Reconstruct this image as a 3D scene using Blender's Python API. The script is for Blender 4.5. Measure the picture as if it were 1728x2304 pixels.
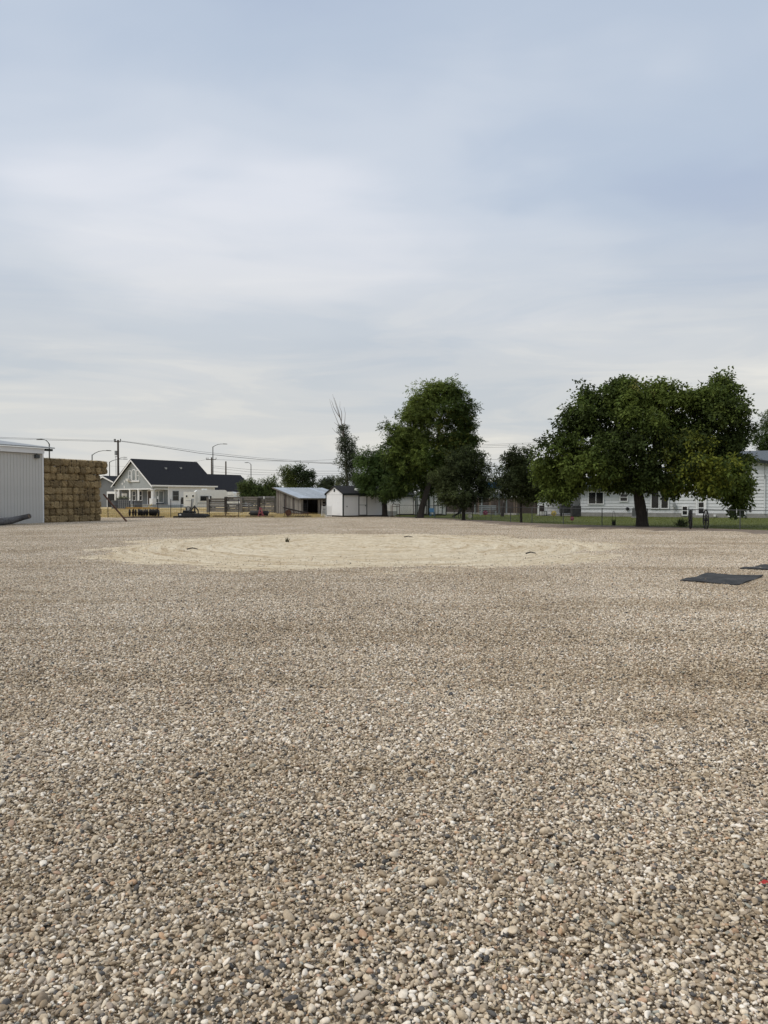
import bpy, bmesh, math, random
import numpy as np
from mathutils import Vector, Matrix

for o in list(bpy.data.objects): bpy.data.objects.remove(o)
S = bpy.context.scene
COL = S.collection
R = math.radians
rnd = random.Random(7)
rng = np.random.default_rng(11)

# ------------------------------------------------------------------ camera
F, CX, CY, HOR, CAMH = 1700.0, 864.0, 1152.0, 1120.0, 1.65
PITCH = math.atan((CY - HOR) / F)
cam = bpy.data.cameras.new('camera'); co = bpy.data.objects.new('camera', cam); COL.objects.link(co)
co.location = (0, 0, CAMH); co.rotation_euler = (math.pi / 2 - PITCH, 0, 0)
cam.sensor_fit = 'HORIZONTAL'; cam.sensor_width = 36.0; cam.lens = 36.0 * F / 1728.0
cam.clip_start = 0.05; cam.clip_end = 5000
S.camera = co

# ------------------------------------------------------------------ world
SUN_EL, SUN_AZ = R(50), R(-100)          # azimuth clockwise from +Y: sun stands to the left
w = bpy.data.worlds.new('World'); S.world = w; w.use_nodes = True
nt = w.node_tree; nt.nodes.clear()
def N(t, typ, **kw):
    n = t.nodes.new(typ)
    for k, v in kw.items(): setattr(n, k, v)
    return n
def sky_nodes(nt):
    L = nt.links.new
    def math_(op, a, b=None, clamp=False):
        m = N(nt, 'ShaderNodeMath', operation=op); m.use_clamp = clamp
        for i, v in enumerate((a, b)):
            if v is None: continue
            if isinstance(v, (int, float)): m.inputs[i].default_value = v
            else: L(v, m.inputs[i])
        return m.outputs[0]
    def ramp(fac, stops, interp='EASE'):
        r = N(nt, 'ShaderNodeValToRGB'); r.color_ramp.interpolation = interp
        e = r.color_ramp.elements
        while len(e) < len(stops): e.new(0.5)
        for q, (p, c) in zip(e, stops): q.position = p; q.color = (*c, 1)
        L(fac, r.inputs[0]); return r.outputs[0]
    def mix(f, a, b):
        m = N(nt, 'ShaderNodeMix', data_type='RGBA')
        for s, v in ((m.inputs[0], f), (m.inputs[6], a), (m.inputs[7], b)):
            if isinstance(v, (int, float)): s.default_value = v
            elif isinstance(v, tuple): s.default_value = (*v, 1)
            else: L(v, s)
        return m.outputs[2]
    out = N(nt, 'ShaderNodeOutputWorld'); bg = N(nt, 'ShaderNodeBackground')
    sky = N(nt, 'ShaderNodeTexSky', sky_type='NISHITA'); sky.sun_disc = False
    sky.sun_elevation = SUN_EL; sky.sun_rotation = SUN_AZ; sky.air_density = 1.2; sky.dust_density = 2.0
    tc = N(nt, 'ShaderNodeTexCoord'); sp = N(nt, 'ShaderNodeSeparateXYZ'); L(tc.outputs['Generated'], sp.inputs[0])
    zc = math_('MAXIMUM', sp.outputs[2], 0.0)
    den = math_('ADD', zc, 0.16)
    cb = N(nt, 'ShaderNodeCombineXYZ')
    L(math_('DIVIDE', sp.outputs[0], den), cb.inputs[0]); L(math_('DIVIDE', sp.outputs[1], den), cb.inputs[1])
    mp = N(nt, 'ShaderNodeMapping'); L(cb.outputs[0], mp.inputs[0])
    mp.inputs['Rotation'].default_value = (0, 0, R(-15)); mp.inputs['Scale'].default_value = (0.72, 1.0, 1)
    mp.inputs['Location'].default_value = (-8.47, -1.95, -2.67)
    n1 = N(nt, 'ShaderNodeTexNoise'); L(mp.outputs[0], n1.inputs['Vector'])
    n1.inputs['Scale'].default_value = 0.85; n1.inputs['Detail'].default_value = 4; n1.inputs['Roughness'].default_value = 0.42; n1.inputs['Distortion'].default_value = 0.35
    n2 = N(nt, 'ShaderNodeTexNoise'); L(mp.outputs[0], n2.inputs['Vector'])
    n2.inputs['Scale'].default_value = 2.7; n2.inputs['Detail'].default_value = 4; n2.inputs['Roughness'].default_value = 0.5; n2.inputs['Distortion'].default_value = 0.6
    f = math_('ADD', math_('MULTIPLY', n1.outputs[0], 0.86), math_('MULTIPLY', n2.outputs[0], 0.14))
    high = ramp(f, [(0.36, (0.42, 0.495, 0.63)), (0.45, (0.475, 0.55, 0.665)), (0.54, (0.585, 0.64, 0.725)), (0.63, (0.72, 0.745, 0.805))])
    # low sky: paler, creamier, in thin horizontal streaks
    mp2 = N(nt, 'ShaderNodeMapping'); L(tc.outputs['Generated'], mp2.inputs[0]); mp2.inputs['Scale'].default_value = (2.2, 2.2, 17)
    n3 = N(nt, 'ShaderNodeTexNoise'); L(mp2.outputs[0], n3.inputs['Vector'])
    n3.inputs['Scale'].default_value = 1.25; n3.inputs['Detail'].default_value = 6; n3.inputs['Roughness'].default_value = 0.56; n3.inputs['Distortion'].default_value = 0.7
    low = ramp(n3.outputs[0], [(0.34, (0.55, 0.58, 0.605)), (0.47, (0.615, 0.625, 0.625)), (0.57, (0.675, 0.67, 0.645)), (0.69, (0.76, 0.74, 0.685))])
    mr = N(nt, 'ShaderNodeMapRange', interpolation_type='SMOOTHSTEP'); L(sp.outputs[2], mr.inputs[0])
    mr.inputs[1].default_value = 0.07; mr.inputs[2].default_value = 0.40; mr.inputs[3].default_value = 0.0; mr.inputs[4].default_value = 1.0
    cl = mix(mr.outputs[0], low, high)
    sc = N(nt, 'ShaderNodeVectorMath', operation='SCALE'); L(sky.outputs[0], sc.inputs[0]); sc.inputs['Scale'].default_value = 0.10
    fin = mix(0.92, sc.outputs[0], cl)
    L(fin, bg.inputs[0]); bg.inputs[1].default_value = 0.80; L(bg.outputs[0], out.inputs[0])
sky_nodes(nt)

sun = bpy.data.lights.new('sun', 'SUN'); so = bpy.data.objects.new('sun', sun); COL.objects.link(so)
sun.energy = 1.5; sun.angle = R(30); sun.color = (1.0, 0.95, 0.88)
sv = Vector((math.sin(SUN_AZ) * math.cos(SUN_EL), math.cos(SUN_AZ) * math.cos(SUN_EL), math.sin(SUN_EL)))
so.rotation_euler = sv.to_track_quat('Z', 'Y').to_euler()

S.view_settings.view_transform = 'Standard'; S.view_settings.look = 'None'
S.view_settings.exposure = 0.44; S.view_settings.gamma = 1.0; S.view_settings.use_curve_mapping = False
S.render.engine = 'CYCLES'
S.cycles.use_denoising = True
S.cycles.max_bounces = 6; S.cycles.diffuse_bounces = 4; S.cycles.transparent_max_bounces = 8

# ------------------------------------------------------------------ measuring helpers (photo pixel -> world)
_cp, _sp = math.cos(PITCH), math.sin(PITCH)
def ray(px, py):
    u, v = (px - CX) / F, (CY - py) / F
    return Vector((u, _cp + v * _sp, -_sp + v * _cp))
def W(px, py, d):
    r = ray(px, py); return Vector((0, 0, CAMH)) + r * (d / r.y)
def G(px, py):
    r = ray(px, py); return Vector((0, 0, CAMH)) + r * (-CAMH / r.z)
def Gd(px, d):
    return Vector(((px - CX) / F * d, d, 0))
def onp(px, py, o, yaw, yoff=0.0, side=False):
    """ray meets a wall plane of a building frame: returns (along, z)"""
    ex = Vector((math.cos(yaw), math.sin(yaw), 0)); ey = Vector((-math.sin(yaw), math.cos(yaw), 0))
    n, a = (ex, ey) if side else (ey, ex)
    r = ray(px, py); c = Vector((0, 0, CAMH))
    t = (yoff - (c - Vector((o[0], o[1], 0))).dot(n)) / r.dot(n)
    p = c + r * t
    return (p - Vector((o[0], o[1], 0))).dot(a), p.z

# ------------------------------------------------------------------ materials
MATS = {}
def mat(name, col, rough=0.7, var=0.12, scale=3.0, bump=0.0, bscale=30.0, col2=None, metal=0.0, stretch=(1, 1, 1), spec=0.35, detail=4.0):
    if name in MATS: return MATS[name]
    m = bpy.data.materials.new(name); m.use_nodes = True; t = m.node_tree; L = t.links.new
    b = t.nodes['Principled BSDF']; b.inputs['Roughness'].default_value = rough; b.inputs['Metallic'].default_value = metal
    b.inputs['Specular IOR Level'].default_value = spec
    tc = N(t, 'ShaderNodeTexCoord'); mp = N(t, 'ShaderNodeMapping'); L(tc.outputs['Object'], mp.inputs[0]); mp.inputs['Scale'].default_value = stretch
    n = N(t, 'ShaderNodeTexNoise'); L(mp.outputs[0], n.inputs['Vector']); n.inputs['Scale'].default_value = scale; n.inputs['Detail'].default_value = detail; n.inputs['Roughness'].default_value = 0.62
    r = N(t, 'ShaderNodeValToRGB'); e = r.color_ramp.elements
    c2 = col2 or tuple(min(1, c * (1 + var)) for c in col); c1 = tuple(c * (1 - var) for c in col) if col2 is None else col
    e[0].position = 0.32; e[0].color = (*c1, 1); e[1].position = 0.68; e[1].color = (*c2, 1)
    L(n.outputs[0], r.inputs[0]); L(r.outputs[0], b.inputs['Base Color'])
    if bump:
        n2 = N(t, 'ShaderNodeTexNoise'); L(mp.outputs[0], n2.inputs['Vector']); n2.inputs['Scale'].default_value = bscale; n2.inputs['Detail'].default_value = 5
        bp = N(t, 'ShaderNodeBump'); bp.inputs['Strength'].default_value = bump; bp.inputs['Distance'].default_value = 0.05
        L(n2.outputs[0], bp.inputs['Height']); L(bp.outputs[0], b.inputs['Normal'])
    MATS[name] = m; return m

white_paint = mat('white_paint', (0.74, 0.74, 0.73), 0.55, 0.05, 1.5)
white_siding = mat('white_siding', (0.66, 0.67, 0.67), 0.6, 0.07, 0.8)
white_metal = mat('white_metal', (0.55, 0.54, 0.51), 0.45, 0.04, 0.7)
shed_white = mat('shed_white', (0.72, 0.72, 0.71), 0.6, 0.04, 1.0)
grey_siding = mat('grey_siding', (0.30, 0.325, 0.33), 0.65, 0.07, 1.0)
dark_siding = mat('dark_siding', (0.14, 0.15, 0.155), 0.65, 0.10, 1.0)
trim_white = mat('trim_white', (0.78, 0.78, 0.77), 0.5, 0.03)
dark_trim = mat('dark_trim', (0.018, 0.024, 0.024), 0.6, 0.2)
black_shingle = mat('black_shingle', (0.020, 0.021, 0.025), 0.9, 0.25, 6.0, 0.3, 20, spec=0.15)
shed_shingle = mat('shed_shingle', (0.028, 0.028, 0.029), 0.9, 0.35, 14.0, 0.3, 25, spec=0.15)
grey_shingle = mat('grey_shingle', (0.115, 0.13, 0.145), 0.9, 0.2, 10.0, 0.3, 25, spec=0.2)
glass = mat('window_glass', (0.012, 0.014, 0.016), 0.08, 0.2, spec=0.5)
pale_glass = mat('curtained_glass', (0.20, 0.22, 0.22), 0.12, 0.25, 1.5, spec=0.5)
concrete = mat('concrete', (0.30, 0.29, 0.27), 0.9, 0.15, 3, 0.2)
grey_wood = mat('grey_wood', (0.10, 0.092, 0.083), 0.9, 0.4, 5.0, 0.6, 18, col2=(0.20, 0.185, 0.165), stretch=(0.35, 3, 3))
grey_wood_v = mat('grey_wood_vertical', (0.10, 0.092, 0.083), 0.9, 0.4, 5.0, 0.6, 18, col2=(0.21, 0.195, 0.175), stretch=(3, 3, 0.35))
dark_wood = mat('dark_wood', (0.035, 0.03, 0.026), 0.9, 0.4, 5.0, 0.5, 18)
brown_wood = mat('brown_wood', (0.055, 0.042, 0.036), 0.85, 0.3, 4.0, 0.4, 15, stretch=(3, 3, 0.4))
pallet_wood = mat('pallet_wood', (0.13, 0.10, 0.075), 0.9, 0.3, 6, 0.4)
tin = mat('roof_tin', (0.34, 0.38, 0.42), 0.45, 0.2, 1.3, col2=(0.48, 0.52, 0.56), metal=0.25, stretch=(4, 0.6, 1))
tin_rust = mat('roof_tin_dull', (0.30, 0.33, 0.36), 0.5, 0.2, 1.3, col2=(0.42, 0.45, 0.47), metal=0.25, stretch=(4, 0.6, 1))
steel = mat('galvanised_steel', (0.33, 0.34, 0.34), 0.5, 0.15, 8, metal=0.5)
dark_steel = mat('dark_steel', (0.030, 0.029, 0.028), 0.7, 0.3, 6, 0.2)
lamp_steel = mat('lamp_steel', (0.07, 0.075, 0.075), 0.6, 0.15, 4)
wire_mat = mat('wire_metal', (0.10, 0.105, 0.11), 0.6, 0.1)
black_iron = mat('black_iron', (0.012, 0.012, 0.012), 0.65, 0.3, 6)
rust = mat('rusty_iron', (0.085, 0.04, 0.025), 0.9, 0.45, 8, 0.3)
ochre_rust = mat('ochre_iron', (0.42, 0.25, 0.07), 0.8, 0.35, 8, 0.3)
red_paint = mat('faded_red_paint', (0.28, 0.075, 0.085), 0.7, 0.3, 6)
rubber = mat('black_rubber', (0.018, 0.019, 0.019), 0.85, 0.3, 2.2, 0.3, 60, col2=(0.062, 0.060, 0.057))
pole_wood = mat('pole_wood', (0.075, 0.062, 0.052), 0.9, 0.25, 4, 0.3, stretch=(3, 3, .3))
log_wood = mat('weathered_log', (0.085, 0.082, 0.08), 0.95, 0.4, 3, 0.8, 12, col2=(0.20, 0.195, 0.19), stretch=(.5, 4, 4))
bark = mat('bark', (0.040, 0.034, 0.028), 0.95, 0.4, 6, 1.0, 14, stretch=(3, 3, .5))
bark_pale = mat('bark_pale', (0.15, 0.135, 0.12), 0.95, 0.3, 6, 0.8, 14, stretch=(3, 3, .5))
dead_bark = mat('dead_branch_bark', (0.15, 0.12, 0.10), 0.95, 0.2, 6)
plastic_white = mat('white_plastic', (0.74, 0.74, 0.70), 0.4, 0.05)
plastic_grey = mat('grey_plastic', (0.09, 0.095, 0.105), 0.6, 0.15)
blue_plastic = mat('blue_plastic', (0.11, 0.26, 0.42), 0.45, 0.1)
blue_sign = mat('blue_sign_paint', (0.012, 0.09, 0.24), 0.4, 0.1)
pink_petal = mat('pink_petal', (0.42, 0.10, 0.17), 0.6, 0.2)
yellow_petal = mat('yellow_petal', (0.62, 0.49, 0.16), 0.6, 0.15)
cream_petal = mat('cream_petal', (0.68, 0.66, 0.55), 0.6, 0.1)
red_plastic = mat('red_plastic', (0.42, 0.035, 0.03), 0.5, 0.2)
door_brown = mat('door_brown', (0.075, 0.055, 0.042), 0.6, 0.2)
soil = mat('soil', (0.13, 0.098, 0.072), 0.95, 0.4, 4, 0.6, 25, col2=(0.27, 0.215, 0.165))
brick_mat = mat('reddish_brick', (0.17, 0.105, 0.085), 0.9, 0.3, 6, 0.4)

def ramp_stops(r, stops, interp='LINEAR'):
    r.color_ramp.interpolation = interp; e = r.color_ramp.elements
    while len(e) < len(stops): e.new(0.5)
    for q, (p, c) in zip(e, stops): q.position = p; q.color = (*c, 1)
PEB = [(0.0, (0.061, 0.061, 0.063)), (0.05, (0.153, 0.149, 0.146)), (0.10, (0.275, 0.214, 0.146)), (0.20, (0.377, 0.304, 0.213)), (0.32, (0.398, 0.348, 0.290)),
       (0.45, (0.530, 0.448, 0.339)), (0.58, (0.602, 0.513, 0.392)), (0.69, (0.673, 0.587, 0.460)), (0.79, (0.755, 0.681, 0.566)), (0.87, (0.847, 0.786, 0.697)),
       (0.93, (0.898, 0.860, 0.794)), (0.95, (0.592, 0.408, 0.261)), (0.975, (0.459, 0.329, 0.252)), (0.99, (0.377, 0.388, 0.348))]
def macro_tint(t, L, col_out):
    """slow change of the stones themselves over the yard: dusty brown stretches and washed pale ones"""
    ge = N(t, 'ShaderNodeNewGeometry'); mp = N(t, 'ShaderNodeMapping'); L(ge.outputs['Position'], mp.inputs[0]); mp.inputs['Scale'].default_value = (0.45, 0.32, 0.0)
    n = N(t, 'ShaderNodeTexNoise'); L(mp.outputs[0], n.inputs['Vector']); n.inputs['Scale'].default_value = 0.75; n.inputs['Detail'].default_value = 5; n.inputs['Roughness'].default_value = 0.6
    r = N(t, 'ShaderNodeValToRGB'); ramp_stops(r, [(0.32, (0.78, 0.74, 0.67)), (0.44, (0.89, 0.865, 0.82)), (0.55, (0.975, 0.965, 0.94)), (0.70, (1.05, 1.05, 1.04))]); L(n.outputs[0], r.inputs[0])
    m = N(t, 'ShaderNodeMix', data_type='RGBA', blend_type='MULTIPLY'); m.inputs[0].default_value = 1.0
    L(col_out, m.inputs[6]); L(r.outputs[0], m.inputs[7])
    # long worn streaks where vehicles pass: dustier, finer stone
    mp2 = N(t, 'ShaderNodeMapping'); L(ge.outputs['Position'], mp2.inputs[0]); mp2.inputs['Rotation'].default_value = (0, 0, R(-9)); mp2.inputs['Scale'].default_value = (0.07, 1.0, 0.0)
    n2 = N(t, 'ShaderNodeTexNoise'); L(mp2.outputs[0], n2.inputs['Vector']); n2.inputs['Scale'].default_value = 1.15; n2.inputs['Detail'].default_value = 4; n2.inputs['Roughness'].default_value = 0.6; n2.inputs['Distortion'].default_value = 0.5
    r2 = N(t, 'ShaderNodeValToRGB'); ramp_stops(r2, [(0.36, (0.86, 0.83, 0.78)), (0.5, (0.99, 0.98, 0.965)), (0.66, (1.06, 1.06, 1.06))]); L(n2.outputs[0], r2.inputs[0])
    m2 = N(t, 'ShaderNodeMix', data_type='RGBA', blend_type='MULTIPLY'); m2.inputs[0].default_value = 1.0; L(m.outputs[2], m2.inputs[6]); L(r2.outputs[0], m2.inputs[7]); return m2.outputs[2]
def pebble_material():
    m = bpy.data.materials.new('pebble_stone'); m.use_nodes = True; t = m.node_tree; L = t.links.new
    b = t.nodes['Principled BSDF']; b.inputs['Roughness'].default_value = 0.72; b.inputs['Specular IOR Level'].default_value = 0.3
    oi = N(t, 'ShaderNodeObjectInfo'); at = N(t, 'ShaderNodeAttribute'); at.attribute_name = 'tone'
    ad = N(t, 'ShaderNodeMath', operation='ADD'); L(oi.outputs['Random'], ad.inputs[0]); L(at.outputs['Fac'], ad.inputs[1])
    fr = N(t, 'ShaderNodeMath', operation='FRACT'); L(ad.outputs[0], fr.inputs[0])
    r = N(t, 'ShaderNodeValToRGB'); ramp_stops(r, PEB); L(fr.outputs[0], r.inputs[0])
    ge = N(t, 'ShaderNodeNewGeometry'); n = N(t, 'ShaderNodeTexNoise'); L(ge.outputs['Position'], n.inputs['Vector']); n.inputs['Scale'].default_value = 110; n.inputs['Detail'].default_value = 3
    r2 = N(t, 'ShaderNodeValToRGB'); ramp_stops(r2, [(0.3, (0.82, 0.80, 0.78)), (0.7, (1.13, 1.12, 1.1))]); L(n.outputs[0], r2.inputs[0])
    mx = N(t, 'ShaderNodeMix', data_type='RGBA', blend_type='MULTIPLY'); mx.inputs[0].default_value = 1.0; L(r.outputs[0], mx.inputs[6]); L(r2.outputs[0], mx.inputs[7])
    L(macro_tint(t, L, mx.outputs[2]), b.inputs['Base Color'])
    bp = N(t, 'ShaderNodeBump'); bp.inputs['Strength'].default_value = 0.25; bp.inputs['Distance'].default_value = 0.004; L(n.outputs[0], bp.inputs['Height']); L(bp.outputs[0], b.inputs['Normal'])
    return m
pebble_mat = pebble_material()
def gravel_material():
    m = bpy.data.materials.new('gravel_bed'); m.use_nodes = True; t = m.node_tree; L = t.links.new
    b = t.nodes['Principled BSDF']; b.inputs['Roughness'].default_value = 0.9; b.inputs['Specular IOR Level'].default_value = 0.15
    ge = N(t, 'ShaderNodeNewGeometry')
    v = N(t, 'ShaderNodeTexVoronoi'); L(ge.outputs['Position'], v.inputs['Vector']); v.inputs['Scale'].default_value = 42
    se = N(t, 'ShaderNodeSeparateColor'); L(v.outputs['Color'], se.inputs[0])
    r = N(t, 'ShaderNodeValToRGB'); ramp_stops(r, PEB); L(se.outputs[0], r.inputs[0])
    # fines between the stones, with the shade of the gaps painted dark
    ed = N(t, 'ShaderNodeValToRGB'); ramp_stops(ed, [(0.35, (1, 1, 1)), (0.75, (0.42, 0.38, 0.32))]); L(v.outputs['Distance'], ed.inputs[0])
    mx = N(t, 'ShaderNodeMix', data_type='RGBA', blend_type='MULTIPLY'); mx.inputs[0].default_value = 1.0; L(r.outputs[0], mx.inputs[6]); L(ed.outputs[0], mx.inputs[7])
    L(macro_tint(t, L, mx.outputs[2]), b.inputs['Base Color'])
    inv = N(t, 'ShaderNodeMath', operation='SUBTRACT'); inv.inputs[0].default_value = 1.0; L(v.outputs['Distance'], inv.inputs[1])
    bp = N(t, 'ShaderNodeBump'); bp.inputs['Strength'].default_value = 0.8; bp.inputs['Distance'].default_value = 0.012; L(inv.outputs[0], bp.inputs['Height']); L(bp.outputs[0], b.inputs['Normal'])
    return m
gravel_mat = gravel_material()
def sand_material():
    m = bpy.data.materials.new('sand'); m.use_nodes = True; t = m.node_tree; L = t.links.new
    b = t.nodes['Principled BSDF']; b.inputs['Roughness'].default_value = 0.95; b.inputs['Specular IOR Level'].default_value = 0.1
    at = N(t, 'ShaderNodeAttribute'); at.attribute_name = 'polar'
    mp = N(t, 'ShaderNodeMapping'); L(at.outputs['Vector'], mp.inputs[0]); mp.inputs['Scale'].default_value = (1.5, 0.9, 1)
    n = N(t, 'ShaderNodeTexNoise'); L(mp.outputs[0], n.inputs['Vector']); n.inputs['Scale'].default_value = 1.3; n.inputs['Detail'].default_value = 7; n.inputs['Roughness'].default_value = 0.68
    r = N(t, 'ShaderNodeValToRGB'); ramp_stops(r, [(0.33, (0.37, 0.28, 0.175)), (0.42, (0.53, 0.435, 0.295)), (0.53, (0.63, 0.545, 0.395)), (0.68, (0.71, 0.635, 0.49))]); L(n.outputs[0], r.inputs[0])
    ge = N(t, 'ShaderNodeNewGeometry'); n2 = N(t, 'ShaderNodeTexNoise'); L(ge.outputs['Position'], n2.inputs['Vector']); n2.inputs['Scale'].default_value = 9; n2.inputs['Detail'].default_value = 8; n2.inputs['Roughness'].default_value = 0.75
    r2 = N(t, 'ShaderNodeValToRGB'); ramp_stops(r2, [(0.34, (0.66, 0.63, 0.60)), (0.5, (0.97, 0.96, 0.95)), (0.7, (1.1, 1.1, 1.1))]); L(n2.outputs[0], r2.inputs[0])
    mx = N(t, 'ShaderNodeMix', data_type='RGBA', blend_type='MULTIPLY'); mx.inputs[0].default_value = 1.0; L(r.outputs[0], mx.inputs[6]); L(r2.outputs[0], mx.inputs[7]); L(mx.outputs[2], b.inputs['Base Color'])
    bp = N(t, 'ShaderNodeBump'); bp.inputs['Strength'].default_value = 0.7; bp.inputs['Distance'].default_value = 0.05; L(n2.outputs[0], bp.inputs['Height']); L(bp.outputs[0], b.inputs['Normal'])
    return m
def leaf_material(name, trans=0.35, rough=0.5):
    m = bpy.data.materials.new(name); m.use_nodes = True; t = m.node_tree; L = t.links.new
    b = t.nodes['Principled BSDF']; b.inputs['Roughness'].default_value = rough; b.inputs['Specular IOR Level'].default_value = 0.12
    at = N(t, 'ShaderNodeAttribute'); at.attribute_name = 'tint'; L(at.outputs['Color'], b.inputs['Base Color'])
    if trans:
        tr = N(t, 'ShaderNodeBsdfTranslucent'); L(at.outputs['Color'], tr.inputs[0]); ms = N(t, 'ShaderNodeMixShader'); ms.inputs[0].default_value = trans
        L(b.outputs[0], ms.inputs[1]); L(tr.outputs[0], ms.inputs[2]); L(ms.outputs[0], t.nodes['Material Output'].inputs[0])
    return m
leaf_mat = leaf_material('leaf', .4, .6); grass_mat = leaf_material('grass_blade', 0.2, 0.7); straw_mat = leaf_material('straw_blade', 0.15, 0.8)
ground_mat = mat('dry_field', (0.40, 0.30, 0.155), 0.95, 0.2, 0.35, 0.5, 8, col2=(0.56, 0.45, 0.25), detail=8)
lawn_mat = mat('lawn_turf', (0.07, 0.088, 0.016), 0.9, 0.2, 0.5, 0.6, 25, col2=(0.12, 0.135, 0.026), detail=8)
hay_mat = mat('hay', (0.165, 0.112, 0.05), 0.95, 0.3, 5, 1.0, 30, col2=(0.53, 0.40, 0.215), stretch=(1.5, 1.5, 6), detail=8)
def vary(m, lo, hi):
    """each object of this material a little lighter or darker than the next"""
    t = m.node_tree; L = t.links.new; b = t.nodes['Principled BSDF']; src = b.inputs['Base Color'].links[0].from_socket
    oi = N(t, 'ShaderNodeObjectInfo'); mr = N(t, 'ShaderNodeMapRange'); L(oi.outputs['Random'], mr.inputs[0]); mr.inputs[3].default_value = lo; mr.inputs[4].default_value = hi
    sc = N(t, 'ShaderNodeVectorMath', operation='SCALE'); L(src, sc.inputs[0]); L(mr.outputs[0], sc.inputs['Scale']); L(sc.outputs[0], b.inputs['Base Color'])
vary(hay_mat, .62, 1.25); vary(grey_wood, .6, 1.3); vary(grey_wood_v, .6, 1.3); vary(white_siding, .94, 1.03); vary(brown_wood, .7, 1.2)

# ------------------------------------------------------------------ object helpers
def link(o, parent=None):
    COL.objects.link(o)
    if parent is not None: o.parent = parent
    return o
def tag(o, label, cat, group=None):
    o['label'] = label; o['category'] = cat
    if group: o['group'] = group
    return o
def empty(name, loc, yaw, label, cat, group=None):
    o = bpy.data.objects.new(name, None); o.location = loc; o.rotation_euler = (0, 0, yaw); o.empty_display_size = 0.2
    return tag(link(o), label, cat, group)
class MB:
    def __init__(s): s.v, s.f = [], []
    def add(s, v, f):
        k = len(s.v); s.v += [tuple(p) for p in v]; s.f += [tuple(i + k for i in q) for q in f]; return s
    def box(s, x0, x1, y0, y1, z0, z1, M=None):
        p = [(x, y, z) for z in (z0, z1) for y in (y0, y1) for x in (x0, x1)]
        if M: p = [M(*q) if callable(M) else M @ Vector(q) for q in p]
        return s.add(p, [(0, 2, 3, 1), (4, 5, 7, 6), (0, 1, 5, 4), (2, 6, 7, 3), (0, 4, 6, 2), (1, 3, 7, 5)])
    def tube(s, pts, rad, n=6, caps=True):
        pts = [Vector(p) for p in pts]
        if not hasattr(rad, '__len__'): rad = [rad] * len(pts)
        vs, fs = [], []
        for i, p in enumerate(pts):
            t = (pts[min(i + 1, len(pts) - 1)] - pts[max(i - 1, 0)]).normalized()
            a = t.cross(Vector((0, 0, 1)) if abs(t.z) < 0.9 else Vector((1, 0, 0))).normalized(); b = t.cross(a)
            for k in range(n):
                q = 2 * math.pi * k / n; vs.append(p + (a * math.cos(q) + b * math.sin(q)) * rad[i])
        for i in range(len(pts) - 1):
            for k in range(n):
                a0, a1 = i * n + k, i * n + (k + 1) % n; fs.append((a0, a1, a1 + n, a0 + n))
        if caps: fs += [tuple(range(n))[::-1], tuple(range((len(pts) - 1) * n, len(pts) * n))]
        return s.add(vs, fs)
    def bar(s, p0, p1, wd, hg):
        p0, p1 = Vector(p0), Vector(p1); t = (p1 - p0).normalized(); u = Vector((0, 0, 1)) if abs(t.z) < 0.95 else Vector((0, 1, 0))
        a = t.cross(u).normalized() * wd / 2; b = a.cross(t).normalized() * hg / 2
        v = [p + x * a + y * b for p in (p0, p1) for x, y in ((-1, -1), (1, -1), (1, 1), (-1, 1))]
        return s.add(v, [(3, 2, 1, 0), (4, 5, 6, 7), (0, 1, 5, 4), (1, 2, 6, 5), (2, 3, 7, 6), (3, 0, 4, 7)])
    def prism(s, poly, lo, hi, M=lambda a, n, z: (a, n, z)):
        """poly in (a, z), extruded along n from lo to hi"""
        k = len(poly); v = [M(a, lo, z) for a, z in poly] + [M(a, hi, z) for a, z in poly]
        return s.add(v, [tuple(range(k)), tuple(range(2 * k - 1, k - 1, -1))] + [(i, i + k, (i + 1) % k + k, (i + 1) % k) for i in range(k)])
    def mesh(s, name, smooth=False):
        m = bpy.data.meshes.new(name); m.from_pydata(s.v, [], s.f)
        bm = bmesh.new(); bm.from_mesh(m); bmesh.ops.recalc_face_normals(bm, faces=bm.faces); bm.to_mesh(m); bm.free()
        if smooth:
            for p in m.polygons: p.use_smooth = True
        return m
    def build(s, name, material, parent=None, smooth=False, loc=None):
        m = s.mesh(name, smooth); m.materials.append(material)
        o = bpy.data.objects.new(name, m); 
        if loc is not None: o.location = loc
        return link(o, parent)
def np_mesh(name, V, Q, material, k=4, tint=None, smooth=False):
    m = bpy.data.meshes.new(name); V = np.asarray(V, np.float32); Q = np.asarray(Q, np.int32)
    m.vertices.add(len(V)); m.vertices.foreach_set('co', V.ravel())
    m.loops.add(Q.size); m.loops.foreach_set('vertex_index', Q.ravel())
    m.polygons.add(len(Q)); m.polygons.foreach_set('loop_start', np.arange(0, Q.size, k, dtype=np.int32))
    m.update(calc_edges=True)
    if tint is not None:
        a = m.attributes.new('tint', 'FLOAT_COLOR', 'POINT'); c = np.ones((len(V), 4), np.float32); c[:, :3] = tint; a.data.foreach_set('color', c.ravel())
    if smooth: m.polygons.foreach_set('use_smooth', np.ones(len(Q), bool))
    m.materials.append(material); m.validate(); return m
def np_obj(name, V, Q, material, parent=None, **kw):
    o = bpy.data.objects.new(name, np_mesh(name, V, Q, material, **kw)); return link(o, parent)
front = lambda y0: (lambda a, n, z: (a, y0 - n, z))
right = lambda x0: (lambda a, n, z: (x0 + n, a, z))
left = lambda x0: (lambda a, n, z: (x0 - n, a, z))
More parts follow.
